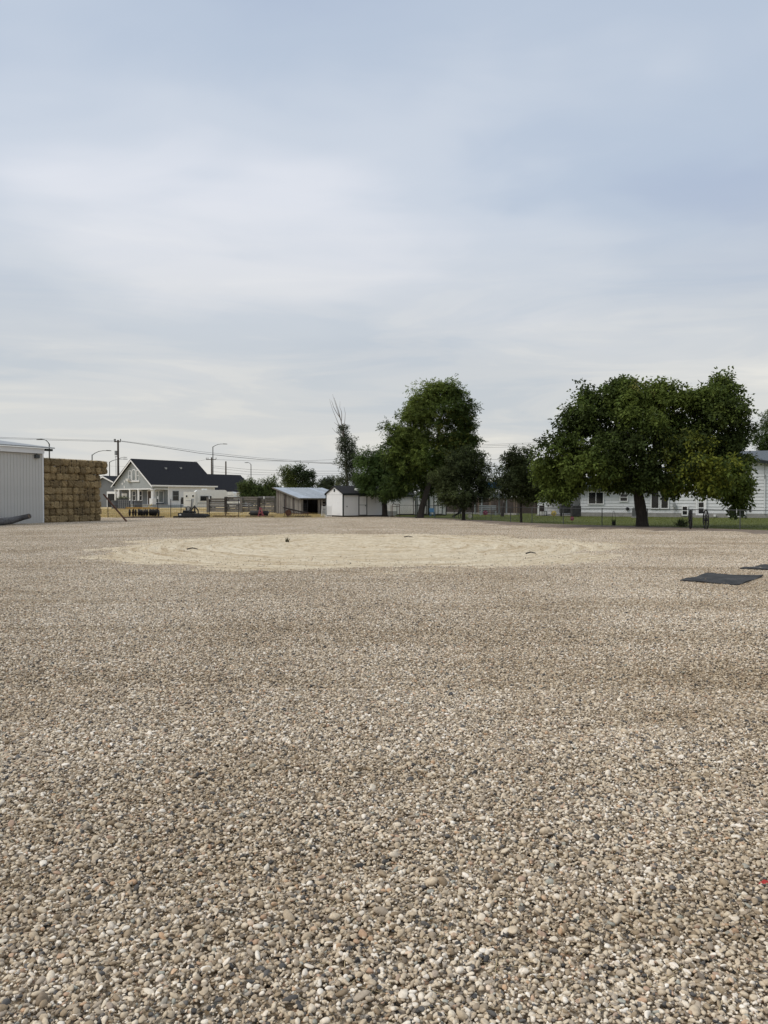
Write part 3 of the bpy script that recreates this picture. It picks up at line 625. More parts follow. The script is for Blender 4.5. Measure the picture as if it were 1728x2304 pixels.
# ---- containers in front of the house
def tank(px0, px1, d, z1, name, label, m, cat, plants=False):
    p0, p1 = Gd(px0, d), Gd(px1, d); c = (p0 + p1) / 2; r = (p1 - p0).length / 2
    o = empty(name, c, 0, label, cat)
    t = MB(); n = 18; ring = lambda rr, z: [(rr * math.cos(2 * math.pi * k / n), .8 * rr * math.sin(2 * math.pi * k / n), z) for k in range(n)]
    prof = [(r * .96, 0), (r, .05), (r, z1 * .5), (r * 1.02, z1 * .52), (r, z1 * .54), (r, z1), (r * 1.03, z1 + .02), (r * .96, z1), (r * .95, z1 - .15)]
    v = []; [v.extend(ring(a, b)) for a, b in prof]; f = [(i * n + k, i * n + (k + 1) % n, (i + 1) * n + (k + 1) % n, (i + 1) * n + k) for i in range(len(prof) - 1) for k in range(n)]
    t.add(v, f); t.build('body', m, o, True)
    MB().add(ring(r * .95, z1 - .12), [tuple(range(n))]).build('fill', soil, o)
    if plants:
        n = 140; P = np.stack([rng.normal(0, r * .5, n), rng.normal(0, r * .3, n), np.full(n, z1 - .12)], 1); q = blades('plant_leaves', P, .55, .03, [(.10, .13, .05), (.16, .16, .07)], grass_mat, .5); q.parent = o
    return o
def cage(px0, px1, d, z1, name, label, m):
    p0, p1 = Gd(px0, d), Gd(px1, d); c = (p0 + p1) / 2; r = (p1 - p0).length / 2
    o = empty(name, c, 0, label, 'container'); MB().box(-r + .05, r - .05, -.5, .5, .15, z1 - .05).build('bin', m, o)
    b = MB()
    for k in range(6): x = -r + 2 * r * k / 5; b.bar((x, -.56, .1), (x, -.56, z1), .04, .04)
    for k in range(5): z = .15 + (z1 - .15) * k / 4; b.bar((-r, -.6, z), (r, -.6, z), .04, .04)
    stuff(b.build('cage_bars', steel, o)); MB().box(-r, r, -.6, .6, 0, .12).build('pallet', pallet_wood, o)
tank(251, 268, 112, 1.25, 'stock_tank', 'dark grey round tub left of the caged bin before the grey house', plastic_grey, 'tub')
cage(269, 292, 111, 1.3, 'caged_bin', 'grey caged bin on a pallet in front of the grey house porch', plastic_grey)
tank(302, 320, 112, 1.2, 'stock_tank', 'wide dark grey tub right of the caged bin before the grey house', plastic_grey, 'tub')
tank(262, 290, 114.5, 1.55, 'planter_tub', 'large tub with green spiky plants behind the caged bin', plastic_grey, 'planter', True)

# ================================================================== TRAILERS BEHIND THE PLANK FENCE
def rbox_profile(w0, w1, z0, z1, r, n=5):
    pts = []
    for cx_, cz_, a in ((w1 - r, z0 + r * .4, -90), (w1 - r, z1 - r, 0), (w0 + r, z1 - r, 90), (w0 + r, z0 + r * .4, 180)):
        rr = r if cz_ > (z0 + z1) / 2 else r * .4
        for k in range(n + 1): q = R(a + 90 * k / n); pts.append((cx_ + rr * math.cos(q) + (0 if rr == r else (r - rr) * (1 if a == -90 else -1)), cz_ + rr * math.sin(q)))
    return pts
def wheel(par, x, y, r, wd=.2):
    t = MB(); t.tube([(x, y - wd / 2, r), (x, y + wd / 2, r)], r, 18); w_ = t.build('wheel', rubber, par)
    MB().tube([(x, y - wd / 2 - .02, r), (x, y - wd / 2 + .01, r)], r * .55, 12).build('rim', steel, w_)
p0, p1 = Gd(440, 93), Gd(477, 96)
o = empty('camper_trailer', p0, .35, 'white camper trailer with rounded roof in front of the white house wall', 'trailer')
L_ = (p1 - p0).length + .6
b = MB().prism(rbox_profile(0, L_, .55, 2.62, .38), 0, 2.1).build('body', plastic_white, o, False)
window(o, g0, .6, 1.9, 1.3, 1.85, fr=steel, t=.04)
MB().box(.05, L_ - .05, -.015, .0, .95, 1.05).build('stripe', steel, o); wheel(o, L_ * .55, .12, .33); wheel(o, L_ * .55, 1.98, .33)
MB().bar((0, 1.05, .5), (-1.2, 1.05, .45), .1, .1).build('drawbar', dark_steel, o)
MB().box(.9, 1.5, .7, 1.3, 2.63, 2.78).build('roof_vent', plastic_white, o)
p0, p1 = Gd(413, 90), Gd(439, 90)
o = empty('horse_trailer', p0, .1, 'boxy white horse trailer standing left of the camper trailer', 'trailer'); L_ = (p1 - p0).length
MB().box(0, L_, 0, 1.9, .5, 2.35).build('body', plastic_white, o); window(o, g0, .28, .46, 1.72, 1.95, fr=plastic_white, t=.03); window(o, g0, 1.02, 1.2, 1.75, 1.98, fr=plastic_white, t=.03)
MB().box(.02, L_ - .02, -.04, 0, .5, .62).build('rub_rail', steel, o); MB().bar((L_ * .68, -.2, .55), (L_ * .82, -.12, 1.5), .22, .05).build('ramp', steel, o)
wheel(o, L_ * .4, .1, .33); MB().tube([(-.12, .2, .9), (-.12, .2, 1.7)], .2, 10).build('spare_wheel', rubber, o)
MB().bar((L_ * .2, -.012, 1.3), (L_ * .8, -.012, 1.3), .02, .05).build('trim_strip', steel, o)
p0, p1 = Gd(501, 100), Gd(541, 100)
o = empty('motorhome', p0, 0, 'white motorhome showing above the plank fence', 'motorhome'); L_ = (p1 - p0).length
MB().prism(rbox_profile(0, L_ * .62, .55, 2.45, .25), 0, 2.1).build('body', plastic_white, o); MB().prism([(L_ * .62, .5), (L_, .5), (L_, 1.05), (L_ * .9, 1.15), (L_ * .78, 1.75), (L_ * .62, 1.8)], .15, 1.95).build('cab', plastic_white, o)
MB().box(.15, L_ * .6, -.012, 0, 1.95, 2.0).build('stripe', steel, o); window(o, g0, .5, 1.4, 1.25, 1.7, fr=steel, t=.04)
wheel(o, .6, .1, .36); wheel(o, L_ * .85, .2, .36)

# ================================================================== PLANK FENCE, LEAN-TO, SHEDS
PF = [Gd(468, 84), Gd(508, 83), Gd(543, 82.5), Gd(582, 82), Gd(619, 81.5), Gd(700, 80.5)]
o = empty('plank_fence', PF[0], 0, 'weathered grey plank corral fence left of the lean-to shed', 'fence')
for i, p in enumerate(PF):
    q = p - PF[0]; MB().box(q.x - .13, q.x + .13, q.y - .16, q.y + .05, 0, 1.72 + rnd.uniform(-.12, .1)).build('post', dark_wood if i % 2 else grey_wood_v, o)
for i in range(len(PF) - 1):
    a, b = PF[i] - PF[0], PF[i + 1] - PF[0]; z = .10
    while z < 1.6:
        h = rnd.uniform(.17, .25); gap = rnd.uniform(.015, .06)
        if not (i < 2 and rnd.random() < .07):
            m = MB(); m.bar(a + Vector((.0, .08, z + h / 2 + rnd.uniform(-.02, .02))), b + Vector((0, .08, z + h / 2 + rnd.uniform(-.02, .02))), .045, h); m.build('plank', grey_wood if rnd.random() < .75 else log_wood, o)
        z += h + gap

LO = Gd(678, 73); lb = Gd(622, 78.5); ly = lb - LO; LY = math.atan2(ly.y, ly.x) - math.pi / 2; LD = ly.length
o = empty('lean_to_shed', LO, LY, 'low weathered plank shed with a sloping tin roof beside the white shed', 'shed')
LW, LF, LB = 5.2, 1.62, 2.62
x = 0
nb = int(LD / .24)
for i in range(nb):                                        # boards of the left wall, each cut to the slope
    y0, y1 = i * LD / nb, (i + 1) * LD / nb - .012; zt = lambda y: LF + (LB - LF) * y / LD
    MB().prism([(y0, .02 + rnd.uniform(0, .05)), (y1, .02), (y1, zt(y1)), (y0, zt(y0))], 0, .03 + rnd.uniform(0, .012), left(.0)).build('wall_board', grey_wood_v if rnd.random() < .8 else brown_wood, o)
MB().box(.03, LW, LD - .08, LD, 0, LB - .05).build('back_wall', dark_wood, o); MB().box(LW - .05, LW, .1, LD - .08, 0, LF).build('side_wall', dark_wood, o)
for x in (.1, 1.9, 2.2, 3.6, LW - .12): MB().box(x - .09, x + .09, .0, .18, 0, LF - .03).build('post', grey_wood_v, o)
MB().box(-.05, LW, -.06, .0, LF - .16, LF + .02).build('eave_beam', grey_wood, o)
for k in range(4): MB().box(2.3, 3.5, .02, .06, .3 + k * .32, .44 + k * .32).build('rail', grey_wood, o)
ns = 9
for i in range(ns):
    x0 = -.35 + i * (LW + .6) / ns; dz = rnd.uniform(0, .012)
    m = MB(); zz = lambda y: LF + .03 + (LB - LF) * y / LD + dz
    m.prism([(-.35, zz(-.35)), (LD + .25, zz(LD + .25)), (LD + .25, zz(LD + .25) + .02), (-.35, zz(-.35) + .02)], x0, x0 + (LW + .6) / ns - .006, lambda a, n, z: (n, a, z))
    for r_ in (.25, .75):
        xr = x0 + r_ * (LW + .6) / ns; m.prism([(-.35, zz(-.35) + .02), (LD + .25, zz(LD + .25) + .02), (LD + .25, zz(LD + .25) + .05), (-.35, zz(-.35) + .05)], xr - .02, xr + .02, lambda a, n, z: (n, a, z))
    m.build('roof_sheet', tin if rnd.random() < .6 else tin_rust, o)
MB().prism([(-.35, LF - .15), (LD + .25, LB + .02), (LD + .25, LB + .14), (-.35, LF - .02)], -.40, -.36, lambda a, n, z: (n, a, z)).build('barge_board', grey_wood, o)

def shed(name, label, org, yaw, L_, D_, ez, rz, axis, wall=shed_white, trim=dark_trim, roof=shed_shingle):
    o = empty(name, org, yaw, label, 'shed')
    if axis == 'x':
        MB().prism([(0, .12), (D_, .12), (D_, ez), (D_ / 2, rz), (0, ez)], 0, L_, lambda a, n, z: (n, a, z)).build('wall', wall, o); mp = lambda a, n, z: (n, a, z); span, ln = D_, L_
    else:
        MB().prism([(0, .12), (L_, .12), (L_, ez), (L_ / 2, rz), (0, ez)], 0, D_).build('wall', wall, o); mp = lambda a, n, z: (a, n, z); span, ln = L_, D_
    k = (rz - ez) / (span / 2); ov = .13
    for s in (0, 1):
        e = -ov if s == 0 else span + ov; ze = ez - k * ov
        MB().prism([(span / 2, rz + .01), (e, ze + .01), (e, ze + .11), (span / 2, rz + .11)], -.10, ln + .10, mp).build('roof_slope', roof, o)
        MB().box(e - .03 if s == 0 else e, e if s == 0 else e + .03, -.10, ln + .10, ze - .06, ze + .10, (lambda a, n, z: (n, a, z)) if axis == 'x' else None).build('fascia', trim, o)
    c = .045
    for x in (-c, L_ - c):
        for y in (-c, D_ - c): MB().box(x, x + 2 * c, y, y + 2 * c, .06, ez - .02).build('corner_trim', trim, o)
    MB().box(.03, L_ - .03, .03, D_ - .03, 0, .12).build('skid_base', dark_wood, o)
    return o
def shed_door(o, M, a0, a1, z1, leaves=1, t=.07):
    d = MB().box(a0, a1, .0, .03, .16, z1, M).build('door', shed_white, o); f = MB()
    f.box(a0 - t, a0, 0, .05, .14, z1 + t, M); f.box(a1, a1 + t, 0, .05, .14, z1 + t, M); f.box(a0, a1, 0, .05, z1, z1 + t, M); f.box(a0, a1, 0, .05, .14, .18, M)
    for k in range(1, leaves): x = a0 + (a1 - a0) * k / leaves; f.box(x - .03, x + .03, 0, .045, .18, z1, M)
    if leaves > 1: f.box(a0, a1, 0, .042, .16 + (z1 - .16) * .52, .16 + (z1 - .16) * .52 + .07, M)
    f.build('door_frame', dark_trim, d); return d
SHY = R(33); SHO = G(772, 1163.3)
o = shed('garden_shed', 'white garden shed with black roof standing right of the lean-to', SHO, SHY, 4.1, 3.0, 1.98, 2.60, 'x')
a0, _ = onp(808, 1140, SHO, SHY); a1, _ = onp(824, 1140, SHO, SHY); d = shed_door(o, front(0), a0, a1, 1.78)
MB().box(a0, a1, .03, .04, 1.0, 1.05, front(0)).build('door_rail', grey_siding, d); MB().box(a1 - .14, a1 - .08, .03, .07, .92, 1.0, front(0)).build('handle', black_iron, d)
v = MB(); v.box(1.38, 1.62, 0, .03, 2.18, 2.42, left(0)); v.build('gable_vent', dark_trim, o)
MB().box(.01, 2.99, 0, .02, 1.93, 1.96, left(0)).build('trim_strip', white_siding, o)
dz = 1.98 + (.62 / 1.5) * .7
MB().prism([(-.35 + .38 * math.cos(t) + 2.2, .0 + .26 * math.sin(t)) for t in np.linspace(0, 6.0, 10)], 0, .12, lambda a, n, z: (a, .55 + z * .9, dz + n + z * .37 + .02)).build('roof_bundle', plastic_white, o)
MB().box(.35, .4, 0, .05, .85, .95, front(0)).build('hasp', black_iron, o)
o = shed('long_shed', 'long white shed wall half hidden behind the leafy tree trunks', Gd(866, 71), R(6), 2.75, 3.0, 1.85, 2.4, 'x')
o = shed('double_door_shed', 'white gabled shed with dark-framed door just behind the leaning trunk', Gd(934, 70), R(2), 1.22, 2.6, 1.75, 2.15, 'y'); shed_door(o, front(0), .22, 1.0, 1.66, 2)
o = shed('double_door_shed', 'white gabled shed with dark-framed double doors by the blue chair', Gd(966, 69.6), R(2), 1.55, 2.6, 1.78, 2.22, 'y'); shed_door(o, front(0), .45, 1.15, 1.6, 2)

# ================================================================== FIELD FENCE (woven wire on steel posts)
FP = [(243, 62.5), (300, 62.6), (355, 62.6), (384, 62.8), (407, 62.8), (431, 62.9), (471, 63.2), (537, 63.6), (594, 64.2), (640, 64.8), (692, 66)]
pts = [Gd(*p) for p in FP]
o = empty('wire_fence', pts[0], 0, 'woven wire fence on thin steel posts along the back of the yard', 'fence')
for i, p in enumerate(pts):
    q = p - pts[0]; h = 1.55 if i not in (1,) else 1.45; m = MB(); m.bar(q, q + Vector((rnd.uniform(-.03, .03), 0, h)), .045, .045); m.bar(q + Vector((0, -.03, 0)), q + Vector((0, -.03, h * .98)), .012, .03)
    po = m.build('steel_post', black_iron, o)
    if i in (2, 6, 8): MB().box(q.x - .04, q.x + .04, q.y - .05, q.y + .05, h, h + .22).build('post_cap', plastic_white, po)
for z in (.08, .22, .36, .52, .70, .90, 1.12):
    m = MB(); m.tube([p - pts[0] + Vector((0, -.05, z)) for p in pts], .004, 3, False); m.build('wire', wire_mat, o)
m = MB()
for i in range(len(pts) - 1):
    a, b = pts[i] - pts[0], pts[i + 1] - pts[0]; n = max(2, int((b - a).length / .16))
    for k in range(n): p = a.lerp(b, k / n) + Vector((0, -.05, 0)); m.tube([p + Vector((0, 0, .08)), p + Vector((0, 0, 1.12))], .0035, 3, False)
stuff(m.build('stay_wires', wire_mat, o))

# ================================================================== FARM IMPLEMENTS
def skid(par, x0, x1, y0, y1, m=pallet_wood, n=3):
    for k in range(n):
        y = y0 + (y1 - y0) * k / (n - 1); MB().bar((x0, y, .06), (x1, y, .06 + rnd.uniform(0, .03)), .12, .11).build('skid_beam', m, par)
p0 = G(280, 1166); sc = p0.y / F
o = empty('disc_harrow', p0, 0, 'disc harrow with ochre frame and a row of dark discs on a skid', 'harrow')
WD = 80 * sc; skid(o, 0, WD, -.1, 1.2)
MB().bar((.1, .05, .84), (WD - .25, .05, .82), .1, .12).build('frame_beam', ochre_rust, o); MB().bar((.4, .95, .80), (WD - .35, .95, .78), .1, .10).build('frame_beam', ochre_rust, o)
for x in (.6, 1.0, 1.55, 2.2, WD - .35): MB().bar((x, .45, .45), (x, .45, .80), .05, .08).build('hanger', rust, o)
MB().tube([(.2, .4, .44), (WD - .2, .4, .44)], .03, 6).build('axle', rust, o)
dm = MB(); n = 20
dv = [(0, 0, 0)] + [(.05, 0.29 * math.cos(2 * math.pi * k / n), .29 * math.sin(2 * math.pi * k / n)) for k in range(n)] + [(.012, 0, 0)]
dm.add(dv, [(0, 1 + k, 1 + (k + 1) % n) for k in range(n)] + [(n + 1, 1 + (k + 1) % n, 1 + k) for k in range(n)]); dme = dm.mesh('disc', True); dme.materials.append(dark_steel)
for x in (.24, .52, .72): q = link(bpy.data.objects.new('disc', dme), o); q.location = (x, .4, .44)
for k in range(14): q = link(bpy.data.objects.new('disc', dme), o); q.location = (.94 + k * .112, .4 - .05 * (k % 2), .44 + rnd.uniform(-.03, .03)); q.rotation_euler.z = R(33 + rnd.uniform(-9, 9))
q = link(bpy.data.objects.new('disc', dme), o); q.location = (WD - .28, .4, .42)
MB().bar((1.55, .9, .80), (1.95, .9, 1.15), .05, .04).build('lever', yellow_petal, o)

p0 = G(390, 1165.5); sc = p0.y / F
o = empty('rotary_mower', p0, 0, 'black flat-decked tractor mower with an A-shaped hitch', 'mower')
deck = MB(); deck.prism([(.35, .12), (2.55, .12), (2.5, .30), (1.2, .36), (.5, .42), (.33, .40)], .1, 1.6); deck.build('deck', dark_steel, o)
MB().box(0, 2.68, -.05, .09, .02, .16).build('front_skid', black_iron, o); MB().box(.1, 2.6, 1.61, 1.7, .02, .2).build('rear_skid', black_iron, o)
MB().prism([(.62, .43), (1.6, .38), (1.55, .52), (.66, .62)], .5, 1.2).build('gearbox_cover', black_iron, o)
for a, b in (((1.15, .3, .36), (1.62, .5, .95)), ((1.62, .5, .95), (1.95, .3, .62)), ((1.95, .3, .62), (1.98, .3, .2)), ((1.62, .55, .95), (.9, 1.3, .45))): MB().bar(a, b, .07, .09).build('hitch_arm', dark_steel, o)
m = MB(); m.bar((1.62, .5, .45), (1.62, .5, 1.02), .09, .09); m.build('mast', black_iron, o); MB().tube([(2.25, .25, .12), (2.25, .4, .12)], .12, 12).build('wheel', rubber, o)
MB().box(.45, .62, .088, .098, .22, .32).build('plate', plastic_white, o)

p0 = G(478, 1164); sc = p0.y / F
o = empty('drag_harrow', p0, 0, 'low rusty drag harrow lying flat right of the black mower', 'harrow')
for y in (0, .5, 1.0): MB().bar((0, y, .1), (54 * sc, y + .1, .07), .07, .07).build('bar', rust, o)
for x in (.15, .7, 1.3, 1.85): MB().bar((x, -.05, .11), (x + .05, 1.15, .11), .06, .05).build('cross_bar', rust, o)
for k in range(9): MB().bar((.1 + k * .22, 0, .08), (.1 + k * .22, 0, .0), .025, .025).build('tine', dark_steel, o)
m = MB(); m.bar((.98, .5, .1), (1.05, .5, .42), .06, .06); m.bar((.85, .5, .28), (1.3, .5, .28), .05, .05); m.build('hitch', rust, o)

p0 = G(552, 1164); sc = p0.y / F
o = empty('land_roller', p0, 0, 'dark land roller with a faded red hitch frame on a plank', 'roller')
skid(o, 0, 63 * sc, 0, .8, pallet_wood, 2); MB().tube([(.35, .4, .36), (1.85, .4, .36)], .22, 16).build('drum', dark_steel, o, True)
for x in (.3, 1.88): MB().bar((x, .1, .30), (x, .75, .40), .05, .1).build('side_frame', dark_steel, o)
for a, b in (((1.1, .0, .12), (1.2, .2, .85)), ((1.2, .2, .85), (1.55, .0, .12)), ((1.1, .0, .3), (1.5, .0, .5)), ((1.15, .0, .5), (1.45, .05, .22)), ((1.2, .2, .78), (1.42, .2, .70)), ((1.0, -.03, .12), (1.65, -.03, .12))): MB().bar(a, b, .05, .07).build('red_frame_bar', red_paint, o)

p0 = G(638, 1164); sc = p0.y / F
o = empty('spring_cultivator', p0, 0, 'old rusty cultivator with a tilted beam on a timber skid', 'cultivator')
skid(o, 0, 61 * sc, 0, .9, brown_wood, 2)
MB().bar((-.05, .3, .82), (1.95, .3, .36), .2, .10).build('tilted_beam', dark_wood, o); MB().bar((.3, .7, .66), (2.2, .7, .33), .1, .09).build('tilted_beam', rust, o)
MB().tube([(.38, .1, .38), (.38, .28, .38)], .26, 16).build('iron_wheel', rust, o)
for k in range(8):
    x = .55 + k * .2; m = MB(); m.tube([(x, .35, .55 - k * .03), (x + .12, .30, .48 - k * .02), (x + .13, .25, .28), (x + .02, .15, .13)], .018, 5); m.build('tine', dark_steel, o)
MB().bar((.4, .2, .36), (2.1, .2, .32), .06, .06).build('axle_bar', rust, o)
for j, (pa, pb, lab) in enumerate(((723, 734, 'stack of white slatted hay racks leaning by the white shed corner'), (735, 746, 'second stack of white racks, touching the white shed wall'))):
    p0 = G(pa, 1163); w_ = (pb - pa) * p0.y / F; o = empty('slatted_rack', p0, 0, lab, 'rack')
    for k in range(11): z = .06 + k * .082; MB().bar((.02 + .006 * k, 0, z), (w_ - .02 - (.0 if j else .006 * k), .05, z + .01), .3, .03).build('slat', plastic_white, o)
    for x, e in ((.0, .08), (w_, -.02)): MB().bar((x, -.17, 0), (x + e, -.17, .98), .03, .03).build('upright', plastic_white, o)

# ================================================================== LAMPS, POLES, WIRES
def lamp(px, top, d, arm_px, tip_y, label, bend=True):
    b = Gd(px, d); o = empty('street_lamp', b, 0, label, 'street lamp', 'street lamps along the far road'); h = W(px, top, d).z; k = d / F
    MB().tube([(0, 0, 0), (0, 0, h)], [.14, .085], 8).build('pole', lamp_steel, o)
    ax = arm_px * k; az = h + (top - tip_y) * k
    pts = [Vector((0, 0, h - .1)), Vector((ax * .18, 0, h + (az - h) * .35)), Vector((ax * .45, 0, h + (az - h) * .8)), Vector((ax * .75, 0, az)), Vector((ax, 0, az))]
    MB().tube(pts, [.07, .06, .055, .05, .045], 6).build('arm', lamp_steel, o)
    s = 1 if ax > 0 else -1; MB().prism([(ax - s * .1, az - .05), (ax + s * .75, az - .06), (ax + s * .7, az + .04), (ax, az + .09)], -.16, .16).build('lamp_head', lamp_steel, o)
lamp(112, 998, 105, -16, 989, 'street lamp left of the hay stack with its arm pointing left')
lamp(208, 1023, 128, 33, 1014, 'street lamp rising behind the hay stack with its arm pointing right')
lamp(247, 1039, 150, 32, 1033, 'street lamp just left of the utility pole, arm pointing right')
lamp(267.5, 1033, 190, 12, 1029, 'small far street lamp behind the utility pole')
lamp(479.5, 1005, 152, 24, 999, 'tallest street lamp, rising above the black roof')
lamp(565, 1045, 174, -7, 1041, 'street lamp right of the black roof with a short arm to the left')
def upole(px, top, d, label, arm=None, transformer=False):
    b = Gd(px, d); h = W(px, top, d).z; o = empty('utility_pole', b, 0, label, 'utility pole'); MB().tube([(0, 0, 0), (0, 0, h)], [.24, .17], 8).build('pole', pole_wood, o); k = d / F
    if arm:
        x0, x1, y = arm; z = W(px, y, d).z; MB().bar(((x0 - px) * k, -.2, z), ((x1 - px) * k, -.2, z), .14, .18).build('crossarm', pole_wood, o)
        for q in (x0, (x0 * 2 + px) / 3, x1): MB().tube([((q - px) * k, -.2, z + .05), ((q - px) * k, -.2, z + .5)], [.07, .09], 6).build('insulator', lamp_steel, o)
    if transformer:
        z = W(px, 1018, d).z; MB().tube([(-.42, 0, z - .5), (-.42, 0, z + .3)], .22, 10).build('transformer', steel, o); MB().bar((-.6, 0, z - .8), (-.1, 0, z - .7), .08, .08).build('bracket', lamp_steel, o)
        MB().tube([(-.42, 0, z - .8), (-.38, 0, 1)], .05, 5).build('conduit', steel, o)
    return o
upole(266.5, 990, 138, 'wooden utility pole with crossarm and transformer left of the grey house', (259, 273, 994), True)
upole(476.5, 1029, 200, 'distant utility pole with a wide crossarm behind the tall street lamp', (465, 487, 1034))
upole(508.5, 1038, 190, 'bare dark utility pole rising behind the rear black roof')
def cable(pix, label, r=.022):
    pts = [W(*p) for p in pix]; fine = []
    for i in range(len(pts) - 1): fine += [pts[i].lerp(pts[i + 1], k / 4) for k in range(4)]
    q = MB().tube(fine + [pts[-1]], r, 4, False).build('power_line', wire_mat); tag(q, label, 'cable', 'overhead power lines')
cable([(-300, 976, 100), (0, 984, 118), (120, 988, 127), (266, 992, 138)], 'power line running left from the near utility pole, upper of two'); cable([(-300, 978, 100), (0, 986.5, 118), (120, 990.5, 127), (259, 994, 137.8)], 'power line running left from the near utility pole, lower of two')
cable([(266, 991, 138), (330, 999, 138), (450, 1016, 138), (580, 1030, 138), (720, 1040, 138), (900, 1046, 138), (1260, 1050, 138)], 'power line sagging right from the near utility pole, upper strand')
cable([(273, 993, 137.8), (330, 1001, 137.8), (450, 1020, 137.8), (580, 1033.5, 137.8), (720, 1042, 137.8), (900, 1048, 137.8), (1260, 1052, 137.8)], 'power line sagging right from the near utility pole, lower strand', .04)
for i, (ya, yb, lab) in enumerate(((1034, 1038, 'topmost'), (1048, 1060, 'second'), (1052, 1066, 'third'), (1061, 1070, 'lowest'))):
    cable([(487 if i == 0 else 477, ya, 200), (560, ya + (yb - ya) * .7, 200), (660, yb, 200), (800, yb + (0 if i else -6), 200), (1000, yb - 8, 200)], 'far power line right of the distant crossarm pole, %s of four' % lab, .03)
cable([(465, 1034, 200), (430, 1040, 200), (380, 1046, 200), (290, 1050, 200), (180, 1046, 200), (0, 1040, 200)], 'far power line running left from the distant crossarm pole')
for i, (ya, yb) in enumerate(((1001, 995), (1004, 998.5), (1007.5, 1003), (1034, 1032))):
    cable([(1000, ya + 2, 160), (1075, ya, 160), (1140, (ya + yb) / 2 + .6, 160), (1230, yb, 160), (1400, yb - 10, 160), (1900, yb - 50, 160)], 'power line between the central tree and the broad tree, %s of four' % ('topmost', 'second', 'third', 'lowest')[i], .025)

# ================================================================== RIGHT HOUSE
RO = Gd(1306, 67); rb = Gd(1728, 61) - RO; RY = math.atan2(rb.y, rb.x)
o = empty('white_house', RO, RY, 'long white house with lap siding behind the broad tree', 'house')
rx = lambda px, py=1140, yo=0: onp(px, py, RO, RY, yo)
xS = rx(1497)[0]; xP = rx(1600)[0]; xR = rx(1728)[0] + 6
MB().box(0, xS, .06, 8, .35, 2.5).build('low_wall', white_siding, o)
MB().prism([(xS, .35), (xR, .35), (xR, 3.45), (xP, 5.2), (xS, 4.15)], .06, 8).build('tall_wall', white_siding, o)
MB().box(-.02, xR, .02, 7.9, 0, .349).build('foundation', concrete, o)
MB().box(-3.9, -.001, 2.4, 8, .1, 2.5).build('porch_wall', white_siding, o)
MB().box(-4.0, -.02, .1, 2.4, 0, .12).build('porch_floor', concrete, o)
for xx in (-3.85,): MB().box(xx, xx + .9, .1, .25, .12, 2.45).build('porch_screen', white_siding, o)
def lap(z0, z1, x0, x1, y=0.0):
    z = z0; k = 0
    while z < z1 - .05:
        b = x1 if not callable(x1) else x1(z + .26); cuts = [x0]
        while cuts[-1] < b - 4.2: cuts.append(cuts[-1] + rnd.uniform(2.2, 3.7))
        cuts.append(b)
        for p, q in zip(cuts[:-1], cuts[1:]):
            if q - p > .1:
                m = MB(); m.add([(p, y + .055, z), (q - .012, y + .055, z), (p, y + .055, z + .262), (q - .012, y + .055, z + .262), (p, y + .012, z), (q - .012, y + .012, z), (p, y + .046, z + .262), (q - .012, y + .046, z + .262)],
                      [(0, 1, 3, 2), (4, 6, 7, 5), (0, 4, 5, 1), (2, 3, 7, 6), (0, 2, 6, 4), (1, 5, 7, 3)]); m.build('siding_board', white_siding, o)
        z += .275
lap(.36, 2.45, 0.0, xS - .02)
lap(.36, 4.3, xS, lambda z: xR if z < 3.5 else xP + (5.2 - z) / .29)
lap(.15, 2.3, -3.9, -.02, 2.34)
def rwin(px0, px1, py0, py1, **kw):
    a0, z0 = rx(px0, py1); a1, z1 = rx(px1, py0); return window(o, front(0), a0, a1, z0, z1, proud=.07, t=.08, **kw)
rwin(1325, 1357, 1108, 1133, mull_v=(.5,)); rwin(1396, 1411, 1112, 1127, mull_h=(.55,)); rwin(1466, 1482, 1108, 1143); rwin(1488, 1503, 1108, 1143)
rwin(1536, 1546, 1140, 1158, mull_h=(.5,)); rwin(1640, 1675, 1141, 1161, mull_v=(.5,)); window(o, front(2.4), -1.9, -1.0, 1.0, 2.0, proud=.08)
a0, _ = rx(1569); a1, _ = rx(1586); d = MB().box(a0, a1, .005, .05, .2, 2.0 - .55, front(0)).build('door', trim_white, o)
MB().box(a0 + .1, a1 - .1, .051, .062, .35, .78, front(0)).build('door_pane', glass, d); MB().box(a0 + .1, a1 - .1, .051, .062, .86, 1.25, front(0)).build('door_pane', glass, d)
t = MB(); t.box(a0 - .12, a0, 0, .075, .2, 1.6, front(0)); t.box(a1, a1 + .12, 0, .075, .2, 1.6, front(0)); t.box(a0, a1, 0, .075, 1.46, 1.6, front(0)); t.build('door_frame', trim_white, d)
MB().box(a0 - .2, a1 + .2, .0, .9, 0, .18, front(0)).build('step', concrete, o)
def slope(x0, x1, y0, z0, y1, z1, m, name='roof_slope', th=.14): MB().prism([(y0, z0), (y1, z1), (y1, z1 + th), (y0, z0 + th)], x0, x1, lambda a, n, z: (n, a, z)).build(name, m, o)
slope(-4.4, xS - .01, -.5, 2.46, 4.0, 3.45, grey_shingle); slope(-4.4, xS - .01, 8.5, 2.46, 4.001, 3.45, grey_shingle)
MB().box(-4.4, xS, -.54, -.505, 2.36, 2.62).build('fascia', dark_trim, o)
slope(xP - 2, xR + .5, 1.2, 3.9, 5.0, 5.6, grey_shingle); slope(xP - 2, xR + .5, 9, 3.7, 5.001, 5.6, grey_shingle)
for e, ze in ((xR + .4, 3.33), (xS - .4, 4.04)):
    MB().prism([(xP, 5.21), (e, ze), (e, ze + .16), (xP, 5.38)], -.42, 2.2).build('gable_roof_slope', grey_shingle, o)
    MB().prism([(xP, 5.10), (e, ze - .11), (e, ze + .13), (xP, 5.34)], -.46, -.425).build('barge_board', dark_trim, o)
xa = rx(1720)[0]; MB().box(xa - .04, xa + .04, .01, .07, .36, 3.55, front(0)).build('corner_board', white_siding, o)
